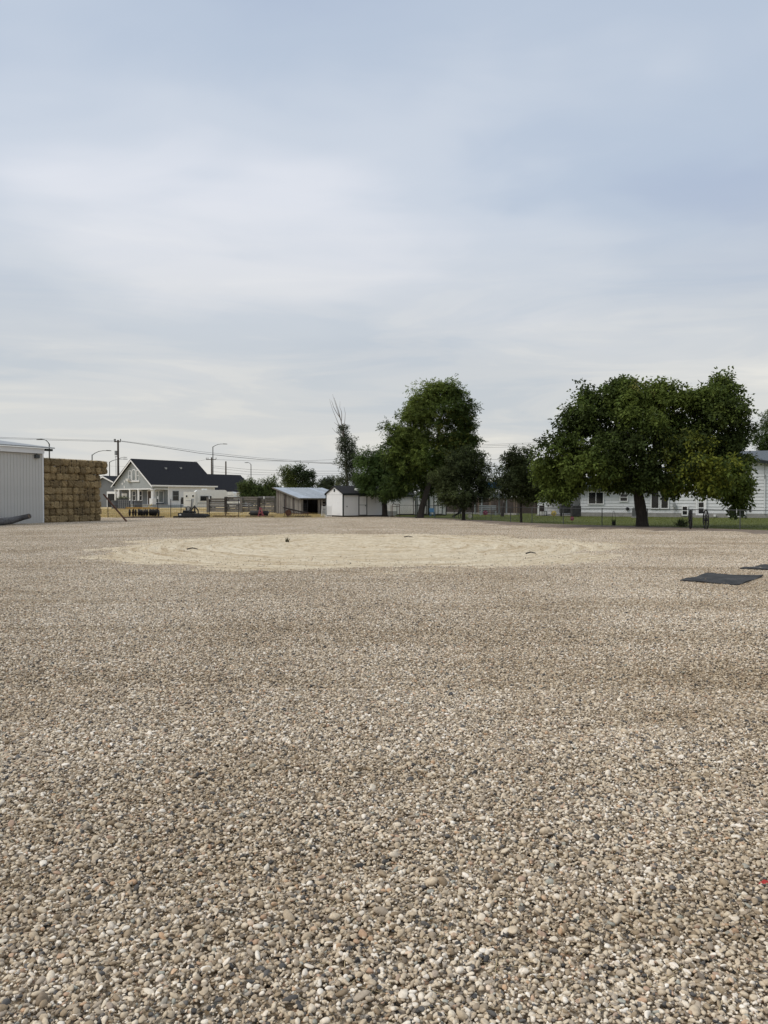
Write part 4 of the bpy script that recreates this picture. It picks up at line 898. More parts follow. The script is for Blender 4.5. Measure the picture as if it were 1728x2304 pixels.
m = MB(); m.tube([(xa, -.1, 3.2), (xa, -.1, 4.6)], .02, 5); m.tube([(xa - .16, -.1, 4.25), (xa + .16, -.1, 4.25)], .015, 5); m.tube([(xa + .16, -.1, 4.25), (xa + .16, -.1, 4.55)], .015, 5); m.build('service_mast', lamp_steel, o)
a, z = rx(1412, 1145); MB().tube([(a, -.09, z), (a, .0, z)], .15, 14).build('hose_reel', black_iron, o)
a, z = rx(1517, 1155); m = MB(); m.tube([(a, -.06, .3), (a, -.06, 1.35)], .025, 6); m.box(a - .12, a + .12, -.16, -.02, .85, 1.15); m.tube([(a + .2, -.06, .5), (a + .2, -.06, 1.0)], .02, 6); m.build('gas_meter', steel, o)
a, z = rx(1608, 1160); MB().box(a - .08, a + .08, -.14, 0, z - .08, z + .08).build('dryer_vent', trim_white, o)
c = Gd(1433, 62); o2 = empty('air_conditioner', c, RY, 'grey outdoor air conditioner beside the house, left of the broad trunk', 'air conditioner'); MB().box(-.35, .35, -.35, .35, .08, .8).build('cabinet', steel, o2); MB().tube([(0, 0, .8), (0, 0, .84)], .3, 16).build('fan_cover', dark_steel, o2); MB().box(-.42, .42, -.42, .42, 0, .08).build('base_pad', concrete, o2)
for k in range(6): MB().box(-.34, .34, -.37, -.351, .16 + k * .1, .2 + k * .1).build('grille_slat', dark_steel, o2)

# ---- privacy fence beyond the lawn
A, B = Gd(1004, 84), Gd(1262, 76); o = empty('privacy_fence', A, 0, 'brown upright-board fence at the back of the lawn', 'fence')
v = B - A; L_ = v.length; ang = math.atan2(v.y, v.x); bm_ = MB().box(-.068, .068, -.012, .012, .03, 1.72).mesh('fence_board'); bm_.materials.append(brown_wood); bm2 = MB().box(-.068, .068, -.012, .012, .03, 1.75).mesh('fence_board'); bm2.materials.append(pallet_wood)
for k in range(int(L_ / .146)):
    q = link(bpy.data.objects.new('fence_board', bm2 if rnd.random() < .05 else bm_), o); p = v * (k * .146 / L_); q.location = (p.x, p.y, rnd.uniform(-.02, .02)); q.rotation_euler.z = ang
for z in (.4, 1.35): m = MB(); m.bar(Vector((0, .05, z)), v + Vector((0, .05, z)), .05, .09); m.build('rail', brown_wood, o)
MB().bar(v * .72 + Vector((0, -.03, 1.77)), v + Vector((0, -.03, 1.77)), .14, .05).build('cap_board', trim_white, o)
kb = MB(); a, b = Gd(1000, 79), Gd(1165, 72); kb.bar(a + Vector((0, 0, .08)), b + Vector((0, 0, .08)), .5, .16); tag(kb.build('garden_kerb', concrete), 'pale concrete kerb along the back edge of the lawn', 'kerb')

# ---- gazebo with bench, between the two dark trees
c = Gd(1104, 74); o = empty('gazebo', c, .2, 'small gazebo with pale hipped roof behind the lawn, between two dark trees', 'gazebo')
for x in (-1.25, 1.25):
    for y in (-1, 1): MB().box(x - .06, x + .06, y - .06, y + .06, 0, 1.75).build('post', grey_siding, o)
g_ = MB(); g_.add([(-1.6, -1.3, 1.7), (1.6, -1.3, 1.7), (1.6, 1.3, 1.7), (-1.6, 1.3, 1.7), (-.5, 0, 2.15), (.5, 0, 2.15)], [(0, 1, 5, 4), (1, 2, 5), (2, 3, 4, 5), (3, 0, 4), (3, 2, 1, 0)]); g_.build('roof', grey_shingle, o)
MB().box(-1.62, 1.62, -1.33, -1.301, 1.62, 1.76).build('roof_edge', grey_siding, o)
c = Gd(1098, 70); o = empty('garden_bench', c, 0, 'long white slatted bench in front of the gazebo', 'bench')
for z in (.55, .70, .85): MB().box(-.8, .8, .2, .24, z, z + .09).build('back_slat', grey_siding, o)
for y in (-.2, -.05, .1): MB().box(-.8, .8, y, y + .1, .4, .44).build('seat_slat', grey_siding, o)
for x in (-.7, .7):
    for y in (-.17, .2): MB().box(x - .04, x + .04, y - .03, y + .03, 0, .42).build('leg', grey_siding, o)
c = Gd(1131, 66); o = empty('tree_stump_post', c, 0, 'leaning dark wooden post with a pale top beside the lawn', 'post'); MB().tube([(-.03, 0, 0), (-.02, 0, .5), (.06, 0, 1.0), (.1, 0, 1.25)], [.17, .12, .11, .08], 8).build('stem', dark_wood, o); MB().tube([(.1, 0, 1.25), (.14, 0, 1.42)], [.07, .05], 7).build('top', bark_pale, o)
# ---- tall blue sign far behind
b = Gd(1113, 120); o = empty('tall_sign', b, 0, 'tall blue sign on a grey post far behind, between the two dark trees', 'sign')
MB().box(-.28, .12, -.15, .15, 0, 3.2).build('post', steel, o); MB().prism([(-.9, 3.1), (.9, 3.1), (1.3, 3.55), (1.1, 4.0), (-1.2, 4.2), (-1.3, 3.6)], -.2, .2).build('sign_panel', blue_sign, o); MB().box(-.3, .75, -.22, .18, 1.75, 2.35).build('lower_panel', white_paint, o)
MB().prism([(-1.3, 4.25), (1.15, 4.05), (.6, 4.35), (-.7, 4.45)], -.18, .18).build('sign_top', white_paint, o)

# ---- small yard things
def spinner(px, py, gpx, gpy, r, m, name, label, n=10):
    g = G(gpx, gpy); c = W(px, py, g.y); o = empty(name, g, 0, label, 'garden ornament'); MB().tube([(0, 0, 0), (0, 0, c.z)], .008, 5).build('stake', dark_steel, o)
    for k in range(n):
        q = 2 * math.pi * k / n; cx_, cz_ = .6 * r * math.cos(q), c.z + .6 * r * math.sin(q); p = MB()
        e1 = Vector((math.cos(q), .15, math.sin(q))); e2 = Vector((-math.sin(q), .2, math.cos(q))); C0 = Vector((c.x - g.x + cx_, -.02, cz_))
        ring = [C0 + e1 * (.42 * r * math.cos(t)) + e2 * (.24 * r * math.sin(t)) for t in np.linspace(0, 6.283, 9)[:-1]]; p.add(ring + [v + Vector((0, .006, 0)) for v in ring], [tuple(range(8)), tuple(range(15, 7, -1))]); p.build('petal', m, o)
    MB().tube([(c.x - g.x, -.05, c.z), (c.x - g.x, .0, c.z)], r * .22, 10).build('hub', steel, o)
spinner(1057, 1161, 1057, 1171, .17, cream_petal, 'garden_spinner', 'cream flower spinner on a stake beside the left dark tree')
spinner(1092, 1154, 1092, 1171, .18, pink_petal, 'garden_spinner', 'pink flower spinner on a stake in front of the white bench')
spinner(1246, 1155, 1246, 1178, .19, yellow_petal, 'garden_spinner', 'yellow flower spinner on a stake near the black grill')
spinner(1287, 1167, 1287, 1181, .13, pink_petal, 'garden_spinner', 'small pink flower spinner low beside the fence, right of the yellow one')
def wagon_wheel(px, py0, py1, rx_px, label):
    g = G(px, py1); R_ = (py1 - py0) / 2 * g.y / F; o = empty('wagon_wheel', g, math.acos(min(.99, rx_px / ((py1 - py0) / 2))), label, 'wagon wheel'); n = 28
    MB().tube([(R_ * math.sin(2 * math.pi * k / n), 0, R_ + R_ * math.cos(2 * math.pi * k / n)) for k in range(n + 1)], .032, 6, False).build('rim', black_iron, o); MB().tube([(0, -.08, R_), (0, .08, R_)], .08, 10).build('hub', black_iron, o)
    for k in range(12): q = 2 * math.pi * k / 12; MB().tube([(.06 * math.sin(q), 0, R_ + .06 * math.cos(q)), (R_ * math.sin(q), 0, R_ + R_ * math.cos(q))], .016, 5).build('spoke', black_iron, o)
wagon_wheel(1553, 1147, 1191, 5.5, 'black iron wagon wheel standing by the fence, left of two'); wagon_wheel(1588, 1147, 1192, 3.5, 'black iron wagon wheel standing by the fence, right of two, nearly edge-on')
g = G(1381, 1183); o = empty('planter_stand', g, 0, 'narrow black metal stand with a dark pot left of the broad tree', 'planter'); k = g.y / F
for s in (-1, 1): MB().tube([(s * .11, 0, 0), (s * .09, 0, .5), (s * .04, 0, .84)], .012, 5).build('leg', black_iron, o)
MB().tube([(-.04, 0, .84), (0, 0, .87), (.04, 0, .84)], .012, 5).build('top_hoop', black_iron, o); MB().tube([(0, 0, .02), (0, 0, .12), (0, 0, .24)], [.06, .10, .11], 10).build('pot', black_iron, o)
n = 60; q = blades('plant_leaves', np.stack([rng.normal(0, .05, n), rng.normal(0, .05, n), np.full(n, .24)], 1), .14, .012, [(.06, .08, .03)], grass_mat, .5); q.parent = o
g = G(1533, 1185); o = empty('leafy_plant', g, 0, 'small leafy plant at the fence left of the wagon wheels', 'plant'); n = 160; q = blades('leaves', np.stack([rng.normal(0, .10, n), rng.normal(0, .1, n), np.abs(rng.normal(.05, .1, n))], 1), .3, .04, [(.06, .085, .03), (.09, .11, .05)], grass_mat, .7); q.parent = o
MB().tube([(0, 0, 0), (.03, 0, .35)], .012, 5).build('stem', bark, o)
g = Gd(1262, 66); o = empty('covered_grill', g, 0, 'black covered grill on the porch at the left end of the white house', 'grill'); MB().prism(rbox_profile(0, 1.1, .3, 1.05, .18), 0, .6).build('cover', rubber, o)
for x in (.1, 1.0): MB().box(x - .04, x + .04, .1, .5, 0, .34).build('leg', black_iron, o)
g = Gd(1288, 65); o = empty('covered_firepit', g, 0, 'low black covered table beside the covered grill', 'table'); MB().prism(rbox_profile(0, .75, .05, .95, .12), 0, .7).build('cover', rubber, o); MB().box(.1, .65, .1, .6, 0, .06).build('base', black_iron, o)
g = Gd(1222, 68); o = empty('garden_chair', g, .3, 'dark metal garden chair in front of the brown board fence', 'chair'); MB().box(-.25, .25, -.25, .25, .42, .46).build('seat', brown_wood, o); MB().box(-.25, .25, .22, .26, .46, .95).build('backrest', brown_wood, o)
for x in (-.22, .22):
    for y in (-.22, .22): MB().box(x - .02, x + .02, y - .02, y + .02, 0, .42).build('leg', black_iron, o)
g = Gd(1028, 62); o = empty('garden_chair', g, -.5, 'black swing chair beside the trunk of the left dark tree', 'chair'); MB().bar((-.35, 0, .12), (.25, 0, .42), .5, .05).build('seat', black_iron, o); MB().bar((.2, 0, .38), (.42, 0, .98), .5, .05).build('backrest', black_iron, o)
for x, e in ((-.25, .18), (.25, .4)): MB().bar((x, -.2, 0), (x, -.2, e), .04, .04).build('leg', black_iron, o)
for x, e in ((-.25, .18), (.25, .4)): MB().bar((x, .2, 0), (x, .2, e), .04, .04).build('leg', black_iron, o)
g = Gd(973, 67); o = empty('garden_chair', g, .2, 'light blue chair in front of the double-door shed', 'chair'); MB().box(-.22, .22, -.2, .22, .36, .40).build('seat', blue_plastic, o); MB().bar((0, .2, .38), (0, .3, .72), .44, .03).build('backrest', blue_plastic, o)
for x in (-.18, .18):
    for y in (-.17, .18): MB().box(x - .025, x + .025, y - .02, y + .02, 0, .36).build('leg', blue_plastic, o)
p0 = G(865, 1161.5); sc = p0.y / F; o = empty('water_tub', p0, 0, 'old white bathtub used as a trough beside the pipe gate', 'trough'); w_ = 30 * sc
MB().prism([(0, .42), (.06, .14), (.18, .06), (w_ - .25, .06), (w_ - .1, .16), (w_, .42)], 0, .6).build('body', plastic_white, o); MB().box(-.05, w_ + .05, -.04, .64, .42, .46).build('rim', plastic_white, o); MB().box(.1, w_ - .2, .05, .55, 0, .06).build('base', dark_wood, o)
p0 = G(880, 1163.4); o = empty('pipe_gate', p0, 0, 'rusty pipe gate frame beside the bathtub trough', 'gate')
for x, h in ((0, 1.0), (.12, 1.12), (.72, 1.1)): MB().tube([(x, 0, 0), (x, 0, h)], .028, 6).build('post', rust, o)
for z in (.9, 1.1): MB().tube([(.12, 0, z), (.72, 0, z)], .024, 6).build('rail', rust, o)

# ---- chain-link fence
o = empty('chain_link_fence', FENCE[0], 0, 'low chain-link fence along the front of the lawn', 'fence'); F0 = FENCE[0]
arc = [0.0]
for a, b in zip(FENCE[:-1], FENCE[1:]): arc.append(arc[-1] + (b - a).length)
def on_fence(s):
    for i in range(len(FENCE) - 1):
        if s <= arc[i + 1]: return FENCE[i].lerp(FENCE[i + 1], (s - arc[i]) / (arc[i + 1] - arc[i]))
    return FENCE[-1]
FH = 1.02; s = 0
while s < arc[-1]:
    p = on_fence(s) - F0; MB().tube([p, p + Vector((0, 0, FH + .03))], .026, 7).build('post', lamp_steel, o); s += 2.62
MB().tube([p - F0 + Vector((0, 0, FH)) for p in FENCE], .019, 6, False).build('top_rail', lamp_steel, o)
m = MB(); s = 0; st = .07
while s < arc[-1] - FH:
    for sg in (1, -1):
        a = on_fence(s if sg == 1 else s + FH) - F0; b = on_fence(s + FH if sg == 1 else s) - F0; m.tube([a + Vector((0, .02, .03)), b + Vector((0, .02, FH - .02))], .0010, 3, False)
    s += st
stuff(m.build('wire_mesh', lamp_steel, o))

# ---- rubber mats
def mat_slab(cs, label):
    g = [G(*c) for c in cs]; c = sum(g, Vector()) / len(g); q = MB(); n = 10; v = []
    for i in range(n + 1):
        for j in range(n + 1):
            p = (g[0].lerp(g[1], i / n)).lerp(g[3].lerp(g[2], i / n), j / n) - c; e = min(i, n - i, j, n - j)
            v.append((p.x, p.y, .034 + .012 * math.sin(i * .9 + j * .5) + rnd.uniform(-.003, .003) + (.012 if (i, j) in ((0, n), (n, n)) else 0)))
    k = len(v); v += [(a, b, z - .022) for a, b, z in v]; I = lambda i, j: i * (n + 1) + j; f = []
    for i in range(n):
        for j in range(n): f.append((I(i, j), I(i + 1, j), I(i + 1, j + 1), I(i, j + 1))); f.append((k + I(i, j), k + I(i, j + 1), k + I(i + 1, j + 1), k + I(i + 1, j)))
    for i in range(n):
        for a, b in ((I(i, 0), I(i + 1, 0)), (I(i + 1, n), I(i, n)), (I(0, i + 1), I(0, i)), (I(n, i), I(n, i + 1))): f.append((b, a, a + k, b + k))
    q.add(v, f); tag(q.build('rubber_mat', rubber, None, False, c), label, 'mat', 'rubber mats on the gravel')
mat_slab([(1530, 1309), (1594, 1292), (1717, 1299), (1661, 1319)], 'black rubber mat lying whole on the gravel at the right')
g = G(1664, 1281.5); mat_slab([(1664, 1281.5), (1722, 1273), (1850, 1279), (1800, 1289)], 'black rubber mat cut off by the right edge of the picture')

# ---- litter on the yard
g = G(1722, 2002); q = MB(); q.add([(-.035, 0, .02), (.0, .012, .035), (.05, .004, .022), (.045, -.012, .02), (0, -.012, .026), (-.035, 0, .023), (0, .012, .038), (.05, .004, .025), (.045, -.012, .023), (0, -.012, .029)], [(0, 1, 2, 3, 4), (9, 8, 7, 6, 5), (0, 5, 6, 1), (1, 6, 7, 2), (2, 7, 8, 3), (3, 8, 9, 4), (4, 9, 5, 0)]); tag(q.build('plastic_scrap', red_plastic, None, False, g), 'small red plastic scrap in the gravel at the right edge', 'scrap')
for px, py, ln, an, lab in ((432, 1241, .32, .2, 'short stick on the left part of the sand'), (919, 1212.5, .35, .05, 'short stick near the far edge of the sand'), (1195, 1251, .3, .3, 'short stick on the right part of the sand')):
    g = G(px, py); z = .075; tag(MB().tube([g + Vector((-ln / 2, 0, z)), g + Vector((0, .04, z + .035)), g + Vector((ln / 2, an * .3, z))], [.022, .02, .012], 6).build('stick', dark_wood), lab, 'stick')
g = G(646, 1224); o = empty('weed', g + Vector((0, 0, .05)), 0, 'small dark weed standing on the sand', 'weed'); n = 50; q = blades('leaves', np.stack([rng.normal(0, .03, n), rng.normal(0, .03, n), np.abs(rng.normal(.03, .04, n))], 1), .12, .014, [(.05, .06, .03), (.09, .07, .04)], grass_mat, .5); q.parent = o; MB().tube([(0, 0, 0), (.01, 0, .14)], .006, 5).build('stem', bark, o)
for px, py, lab in ((1268, 1238, 'tuft'), (1246, 1240, 'tuft')): pass

# ================================================================== TREES
def tree(name, label, d, trunk, lobes, sprays, leaf, cols, cat='tree', style='broad', gaps=.25, barkm=bark, limb_r=.09, seed=1, yellow=None, tips=14, group=None, droop=.5, clump=9, csize=.30, shrink=.87):
    """trunk: [(px, py, radius_m)] from the ground up; lobes: [(px, py, rx_px, rz_px, depth_off, weight)]"""
    q = np.random.default_rng(seed); k = d / F
    base = G(trunk[0][0], trunk[0][1]) if trunk[0][1] > 1141 else Gd(trunk[0][0], d); d = base.y if trunk[0][1] > 1141 else d; k = d / F
    o = empty(name, base, 0, label, cat, group); b3 = np.array(base)
    tp = [np.array(W(x, y, d)) - b3 for x, y, r in trunk]; tp[0][2] = -.05; tr = [r for *_, r in trunk]
    m = MB(); P0 = [tp[0]] + tp[1:]
    fl = [Vector(tp[0]), Vector(tp[0] * .8 + tp[1] * .2)] + [Vector(p) for p in tp[1:]]; m.tube(fl, [tr[0] * 1.35, tr[0]] + tr[1:], 10)
    sP, sD, sB = [], [], []
    for li, (x, y, rx_, rz_, dy, wt) in enumerate(lobes):
        c = np.array(W(x, y, d)) - b3 + [0, dy, 0]; rr = np.array([rx_ * k, max(rx_, rz_) * k * .8, rz_ * k]) * shrink
        best = min(range(min(2, len(tp) - 1) if len(tp) < 5 else 3, len(tp)), key=lambda i: np.linalg.norm(tp[i] - c) + (2.0 if tp[i][2] > c[2] else 0)); s0 = tp[best]
        mid = (s0 * .45 + c * .55) + [0, 0, .12 * np.linalg.norm(c - s0)]; r0 = min(tr[best] * .55, limb_r) * min(1, .35 + wt * .65)
        m.tube([Vector(s0), Vector((s0 + mid) / 2 + q.normal(0, .08, 3)), Vector(mid), Vector(c)], [r0, r0 * .8, r0 * .6, r0 * .35], 6, False)
        n = int(sprays * wt / clump)
        u = q.normal(size=(n, 3)); u /= np.linalg.norm(u, axis=1)[:, None]; bump = 1 + .20 * vnoise(u * 2.2, seed * 31 + li, 2.1)
        rad = (q.random(n) ** .42) * bump; p = c + u * rr * rad[:, None]
        ok = (vnoise(p, seed * 7 + li, 2.4 / max(.5, rr[0] * .55)) > -1 + gaps * 2 - .35 * (rad < .55)); p, u = p[ok], u[ok]
        if len(p) == 0: continue
        pc = p
        p = np.repeat(pc, clump, 0); off = q.normal(0, 1, p.shape); off = off / np.linalg.norm(off, axis=1)[:, None] * q.random((len(p), 1)) ** .4 * np.array([1.5, 1.5, .95]) * csize; u = np.repeat(u, clump, 0) * .5 + off / csize * .6; p = p + off; sP.append(p); sD.append(u); sB.append(np.repeat(q.uniform(.72, 1.35, len(pc)), clump))
        for t in q.integers(0, len(pc), tips):
            e = pc[t]; m2 = (c + e) / 2 + [0, 0, .1 * rr[2]]; m.tube([Vector(c), Vector(m2), Vector(e)], [r0 * .33, r0 * .2, .008], 4, False)
    m.build('trunk', barkm, o, True)
    p = np.concatenate(sP); u = np.concatenate(sD); n = len(p); ll, lw, nl, sl = leaf      # leaf length, half width, leaflets, spray length
    ax = u * .7 + q.normal(0, .55, (n, 3)); ax[:, 2] -= droop; ax /= np.linalg.norm(ax, axis=1)[:, None]
    V = np.empty((n, nl, 4, 3))
    s = np.cross(ax, q.normal(0, 1, (n, 3)) * .35 + [0, 0, 1.0]); s /= np.linalg.norm(s, axis=1)[:, None] + 1e-6; up = np.cross(s, ax)
    L0 = ll * q.uniform(.7, 1.25, (n, 1))
    for j in range(nl):
        f = j / max(1, nl - 1); side = 1 if j % 2 else -1
        b = p + ax * (sl * f * q.uniform(.85, 1.1, (n, 1))) + q.normal(0, sl * (.04 if style == 'pinnate' else .22), (n, 3))
        if j == nl - 1: dirv = ax.copy()
        else: dirv = ax * .55 + s * side * (.9 if style == 'pinnate' else .7) + q.normal(0, .22 if style == 'pinnate' else .55, (n, 3))
        dirv[:, 2] -= .18; dirv /= np.linalg.norm(dirv, axis=1)[:, None]
        wv = np.cross(dirv, up + q.normal(0, .45, (n, 3))); wv = wv / (np.linalg.norm(wv, axis=1)[:, None] + 1e-6) * lw * q.uniform(.75, 1.25, (n, 1))
        V[:, j, 0] = b; V[:, j, 1] = b + dirv * L0 * .45 + wv; V[:, j, 2] = b + dirv * L0; V[:, j, 3] = b + dirv * L0 * .45 - wv
    C = np.array(cols) * 1.4; pat = (vnoise(p, seed + 900, .9) + 1) / 2 + q.normal(0, .22, n); ci = np.clip(pat * len(C), 0, len(C) - 1e-3).astype(int); cc = C[ci] * q.uniform(.8, 1.2, (n, 1)) * np.concatenate(sB)[:, None]
    if yellow:
        for (x, y, r, prob, yc) in yellow:
            yp = np.array(W(x, y, d)) - b3; dd = np.hypot(p[:, 0] - yp[0], p[:, 2] - yp[2]) / (r * k); hit = (q.random(n) < prob * np.clip(1.2 - dd, 0, 1)) & (p[:, 1] < .8); cc[hit] = 1.15 * np.array(yc) * q.uniform(.7, 1.2, (hit.sum(), 1))
    tint = np.repeat(cc, nl * 4, 0) * q.uniform(.85, 1.15, (n * nl, 1)).repeat(4, 0)
    np_obj('crown', V.reshape(-1, 3), np.arange(n * nl * 4).reshape(-1, 4), leaf_mat, o, tint=tint)
    return o
GR = [(.036, .054, .014), (.048, .072, .018), (.070, .098, .024), (.105, .135, .032)]
DK = [(.028, .036, .015), (.040, .052, .020), (.056, .068, .026)]
# broad tree at the right
tree('broad_tree', 'broad spreading tree with a thick dark trunk in front of the white house', 43, [(1445, 1185.5, .36), (1444, 1160, .30), (1440, 1135, .31), (1436, 1110, .26), (1445, 1040, .18), (1450, 960, .12)],
     [(1290, 1010, 78, 72, -.5, .9), (1265, 1065, 62, 42, .4, .6), (1330, 930, 74, 66, .3, .9), (1405, 900, 70, 50, .2, .8), (1400, 985, 80, 70, -1.4, 1.0), (1480, 905, 66, 48, .6, .7), (1570, 910, 62, 46, .2, .7),
      (1618, 925, 50, 58, -.4, .7), (1560, 985, 78, 68, .5, .9), (1490, 1035, 84, 60, -2.0, 1.0), (1545, 1062, 70, 42, -2.3, .8), (1630, 1020, 56, 74, -.3, .9), (1645, 1085, 40, 42, -.6, .5), (1610, 1092, 60, 32, -.4, .5),
      (1345, 1050, 70, 46, -1.2, .8), (1440, 1072, 60, 30, -1.4, .5), (1390, 1072, 50, 26, .2, .35), (1235, 1045, 32, 36, .2, .3), (1668, 960, 22, 36, 0, .2), (1260, 1105, 40, 20, 0, .2), (1520, 1095, 60, 20, 0, .28), (1650, 1128, 18, 22, -.5, .10), (1525, 965, 50, 45, .8, .5), (1625, 870, 40, 24, .3, .3), (1420, 868, 50, 20, .3, .3), (1500, 870, 40, 18, .3, .2)],
     1500, (.19, .056, 7, .30), [(.030, .042, .012), (.044, .062, .016), (.062, .088, .02), (.090, .118, .026)], seed=3, clump=18, csize=.34, gaps=.22, limb_r=.15, droop=.75, tips=10,
     yellow=[(1545, 1050, 80, .8, (.19, .21, .035)), (1480, 1000, 60, .35, (.11, .13, .03)), (1600, 920, 70, .30, (.10, .13, .03)), (1660, 1080, 60, .30, (.13, .15, .03)), (1450, 860, 60, .15, (.12, .12, .03)), (1690, 1010, 40, .3, (.12, .14, .03))])
# leaning walnut in the middle
tree('tall_tree', 'tall leafy tree with a leaning trunk, tallest in the picture', 62, [(945, 1166, .30), (950, 1140, .25), (962, 1100, .22), (972, 1060, .19), (984, 1010, .16), (990, 950, .12), (1000, 900, .08)],
     [(1010, 880, 38, 32, 0, .8), (968, 885, 38, 30, .3, .7), (940, 925, 44, 36, 0, .9), (1005, 935, 52, 42, -.5, 1.0), (1045, 915, 24, 30, 0, .35), (1052, 960, 20, 30, .2, .3), (900, 975, 38, 36, .2, .8), (950, 985, 52, 44, .3, 1.0), (1025, 990, 44, 40, -.4, .9),
      (885, 1020, 24, 34, 0, .5), (920, 1040, 46, 40, .2, .8), (1000, 1045, 40, 36, .8, .5), (1045, 1030, 30, 34, .3, .45), (905, 1085, 34, 30, .4, .5), (960, 1095, 40, 20, 1.4, .35), (880, 1100, 24, 22, .3, .22), (975, 1025, 46, 40, -.6, .8), (1035, 1010, 34, 34, -.2, .6), (1055, 990, 18, 24, 0, .25), (1000, 1075, 36, 26, 1.0, .4), (945, 1060, 40, 34, .6, .6)],
     1200, (.20, .04, 9, .42), GR, clump=15, csize=.36, style='pinnate', seed=5, gaps=.25, limb_r=.09, droop=.45, tips=12, yellow=[(1020, 960, 50, .35, (.11, .12, .025)), (1010, 1010, 40, .35, (.11, .12, .025)), (920, 900, 40, .12, (.10, .11, .03))])
tree('walnut_tree', 'low leafy tree overhanging the white garden shed', 64, [(866, 1162.5, .26), (865, 1130, .22), (862, 1095, .20), (855, 1050, .12)],
     [(850, 1025, 30, 24, 0, .6), (822, 1030, 22, 22, .3, .35), (838, 1060, 44, 32, -.4, .9), (872, 1055, 34, 36, -.3, .7), (856, 1092, 46, 24, -.8, .7), (830, 1085, 34, 22, -.4, .5), (890, 1095, 30, 20, -.3, .4), (880, 1115, 26, 10, -.4, .15)],
     1300, (.17, .033, 9, .40), [(.028, .050, .013), (.038, .064, .017), (.050, .078, .02)], style='pinnate', seed=8, gaps=.2, limb_r=.07, droop=.7, tips=8)
tree('back_tree', 'dark tree crown behind the sheds left of the leaning trunk', 76, [(905, 1140, .2), (905, 1105, .16), (900, 1060, .1)],
     [(895, 1085, 40, 28, 0, .6), (935, 1090, 36, 26, 0, .5), (985, 1085, 34, 28, 0, .5)], 800, (.14, .05, 7, .35), DK, seed=9, gaps=.30, limb_r=.07, tips=8)
tree('plum_tree', 'rounded dark tree left of the gazebo, its short trunk on the lawn', 58, [(1043, 1171, .14), (1043, 1140, .12), (1042, 1110, .10), (1045, 1070, .06)],
     [(1040, 1060, 40, 34, 0, .9), (1000, 1080, 30, 34, .2, .6), (1075, 1075, 30, 36, 0, .6), (1045, 1110, 58, 36, -.3, 1.1), (1010, 1115, 32, 26, 0, .5), (1085, 1105, 26, 30, .2, .5), (1072, 1030, 14, 20, 0, .2), (1092, 1040, 10, 22, .1, .14), (1020, 1030, 16, 18, 0, .2), (1048, 1020, 12, 18, 0, .15)],
     1250, (.11, .042, 7, .24), DK, csize=.22, seed=11, gaps=.16, limb_r=.06, droop=.2, tips=8)
tree('plum_tree', 'rounded dark tree right of the gazebo with a slim pale-footed trunk', 50, [(1173, 1176.5, .085), (1172, 1150, .07), (1172, 1115, .07), (1170, 1070, .05)],
     [(1165, 1060, 40, 32, 0, .8), (1132, 1080, 30, 34, .2, .6), (1202, 1075, 34, 38, .1, .7), (1158, 1100, 54, 34, -.3, 1.0), (1195, 1108, 34, 26, 0, .5), (1158, 1022, 14, 18, 0, .2), (1187, 1020, 10, 18, 0, .13), (1142, 1035, 10, 14, 0, .1), (1170, 1040, 26, 20, 0, .3), (1212, 1095, 24, 26, .3, .3)],
     1250, (.105, .04, 7, .22), DK, csize=.20, seed=12, gaps=.18, limb_r=.05, droop=.2, tips=8)
# half-dead poplar
po = tree('poplar_tree', 'slender half-dead poplar with bare top branches behind the white shed', 86, [(782, 1152, .18), (781, 1090, .15), (779, 1040, .11), (776, 990, .08), (768, 950, .05), (762, 925, .03), (752, 895, .012)],
     [(772, 968, 9, 14, 0, .2), (775, 992, 15, 20, 0, .5), (790, 1005, 15, 24, .2, .5), (776, 1030, 19, 24, 0, .6), (795, 1040, 19, 30, 0, .7), (785, 1075, 26, 26, 0, .8), (766, 1085, 16, 18, 0, .35), (804, 1080, 18, 26, 0, .5)],
     900, (.13, .05, 6, .26), [(.045, .055, .034), (.06, .072, .044), (.08, .092, .056)], shrink=.97, csize=.26, seed=14, gaps=.3, limb_r=.03, barkm=bark_pale, droop=.1, tips=5)
b3 = po.location
for a, b, c_ in (((776, 990), (758, 945), (741, 898)), ((772, 965), (760, 925), (748, 887)), ((768, 950), (768, 925), (765, 903)), ((776, 1000), (760, 975), (747, 962)), ((778, 1025), (763, 1005), (750, 998)), ((772, 975), (776, 945), (774, 915)), ((778, 1060), (758, 1046), (742, 1040)), ((765, 940), (750, 915), (744, 900)), ((774, 985), (762, 958), (752, 950))):
    p = [W(x, y, po.location.y + rnd.uniform(-.5, .5)) - b3 for x, y in (a, b, c_)]; p = [p[0], p[0].lerp(p[1], .5) + Vector((rnd.uniform(-.15, .15), 0, rnd.uniform(-.2, .2))), p[1], p[1].lerp(p[2], .5) + Vector((rnd.uniform(-.12, .12), 0, rnd.uniform(-.15, .15))), p[2]]; MB().tube(p, [.04, .034, .026, .018, .008], 5).build('bare_branch', dead_bark, po)
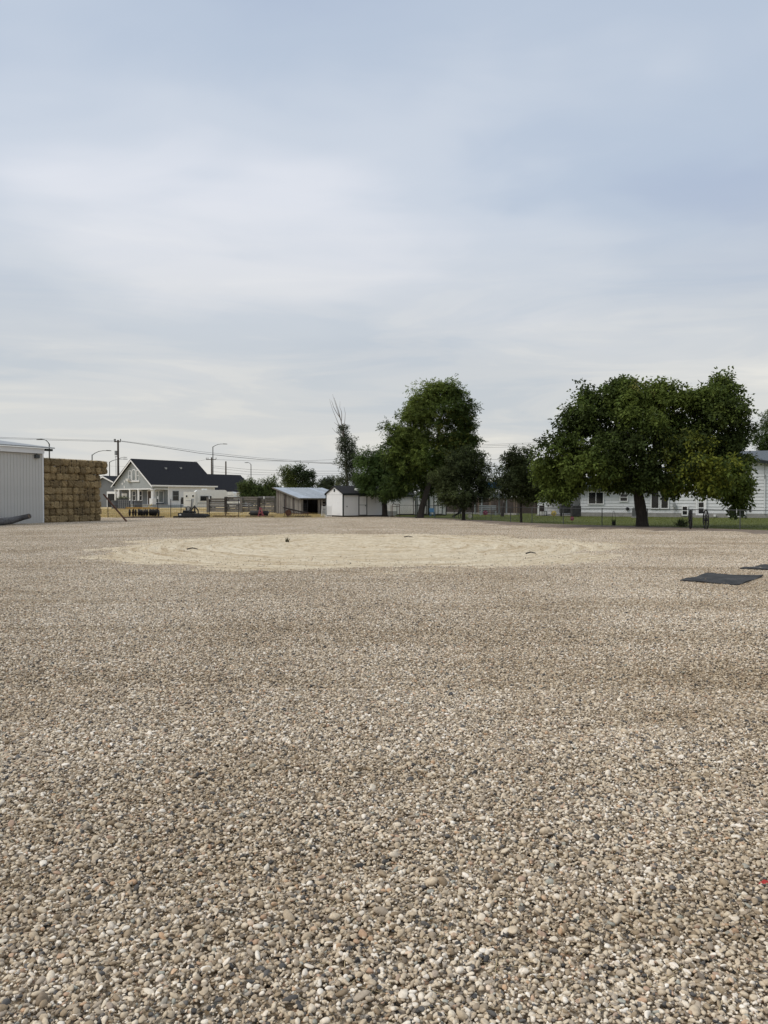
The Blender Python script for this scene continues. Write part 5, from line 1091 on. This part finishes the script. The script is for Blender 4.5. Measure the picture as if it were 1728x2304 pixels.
# background greenery
tree('spreading_tree', 'dark green tree behind the tin-roofed lean-to', 105, [(668, 1146, .25), (668, 1110, .18), (665, 1080, .12)],
     [(648, 1072, 20, 24, 0, .6), (672, 1068, 24, 20, 0, .6), (690, 1080, 20, 18, 0, .5), (655, 1095, 30, 18, 0, .6), (685, 1098, 26, 16, 0, .5), (640, 1055, 8, 12, 0, .12), (675, 1055, 8, 10, 0, .12), (700, 1066, 8, 8, 0, .1)], 800, (.20, .07, 7, .5), [(.030, .044, .02), (.042, .058, .026), (.066, .082, .026)], seed=16, gaps=.28, limb_r=.06, tips=6, droop=.1)
tree('sumac_tree', 'feathery low tree between the lean-to roof and the poplar', 100, [(738, 1147, .12), (738, 1120, .1), (738, 1105, .08)], [(730, 1095, 18, 16, 0, .5), (748, 1092, 18, 16, 0, .5), (738, 1105, 26, 14, 0, .5)], 500, (.28, .05, 9, .6), [(.040, .052, .028), (.055, .068, .034)], style='pinnate', seed=17, gaps=.25, droop=-.3, tips=5)
for i, (x, y, w_, h_, lab) in enumerate(((560, 1098, 22, 20, 'leafy bush at the right end of the rear black roof'), (585, 1104, 24, 18, 'leafy bush in the middle of the hedge behind the plank fence'), (612, 1100, 20, 20, 'leafy bush next to the lean-to wall behind the plank fence'))):
    tree('hedge_bush', lab, 92, [(x, 1151, .08), (x, 1130, .07), (x, 1115, .05)], [(x - 8, y, w_ * .6, h_, 0, .6), (x + 9, y + 4, w_ * .6, h_ * .8, 0, .6), (x, y + 16, w_, 16, -.2, .8), (x + 2, y - h_ * .8, 6, 10, 0, .12)], 750, (.15, .05, 7, .3), [(.038, .056, .020), (.054, .078, .026), (.078, .10, .034)], cat='bush', seed=20 + i, gaps=.14, droop=.0, tips=6, group='bushes behind the plank fence')
tree('far_right_tree', 'tree at the right picture edge rising behind the white house roof', 80, [(1742, 1150, .25), (1740, 1080, .2), (1738, 1010, .12)], [(1735, 955, 30, 34, 0, .8), (1712, 985, 20, 30, 0, .5), (1760, 970, 34, 40, 0, .8), (1725, 1010, 30, 26, 0, .6)], 1000, (.16, .05, 8, .35), [(.036, .056, .016), (.055, .078, .022), (.09, .105, .026)], seed=30, gaps=.2, limb_r=.08, tips=8)
tree('porch_shrub', 'yellow-green shrub seen under the porch roof left of the white house', 80, [(1240, 1147, .06), (1240, 1125, .05)], [(1238, 1115, 14, 18, 0, .5), (1250, 1108, 10, 14, 0, .3)], 300, (.13, .05, 7, .25), [(.10, .12, .03), (.14, .15, .04)], cat='shrub', seed=31, gaps=.1, tips=5)
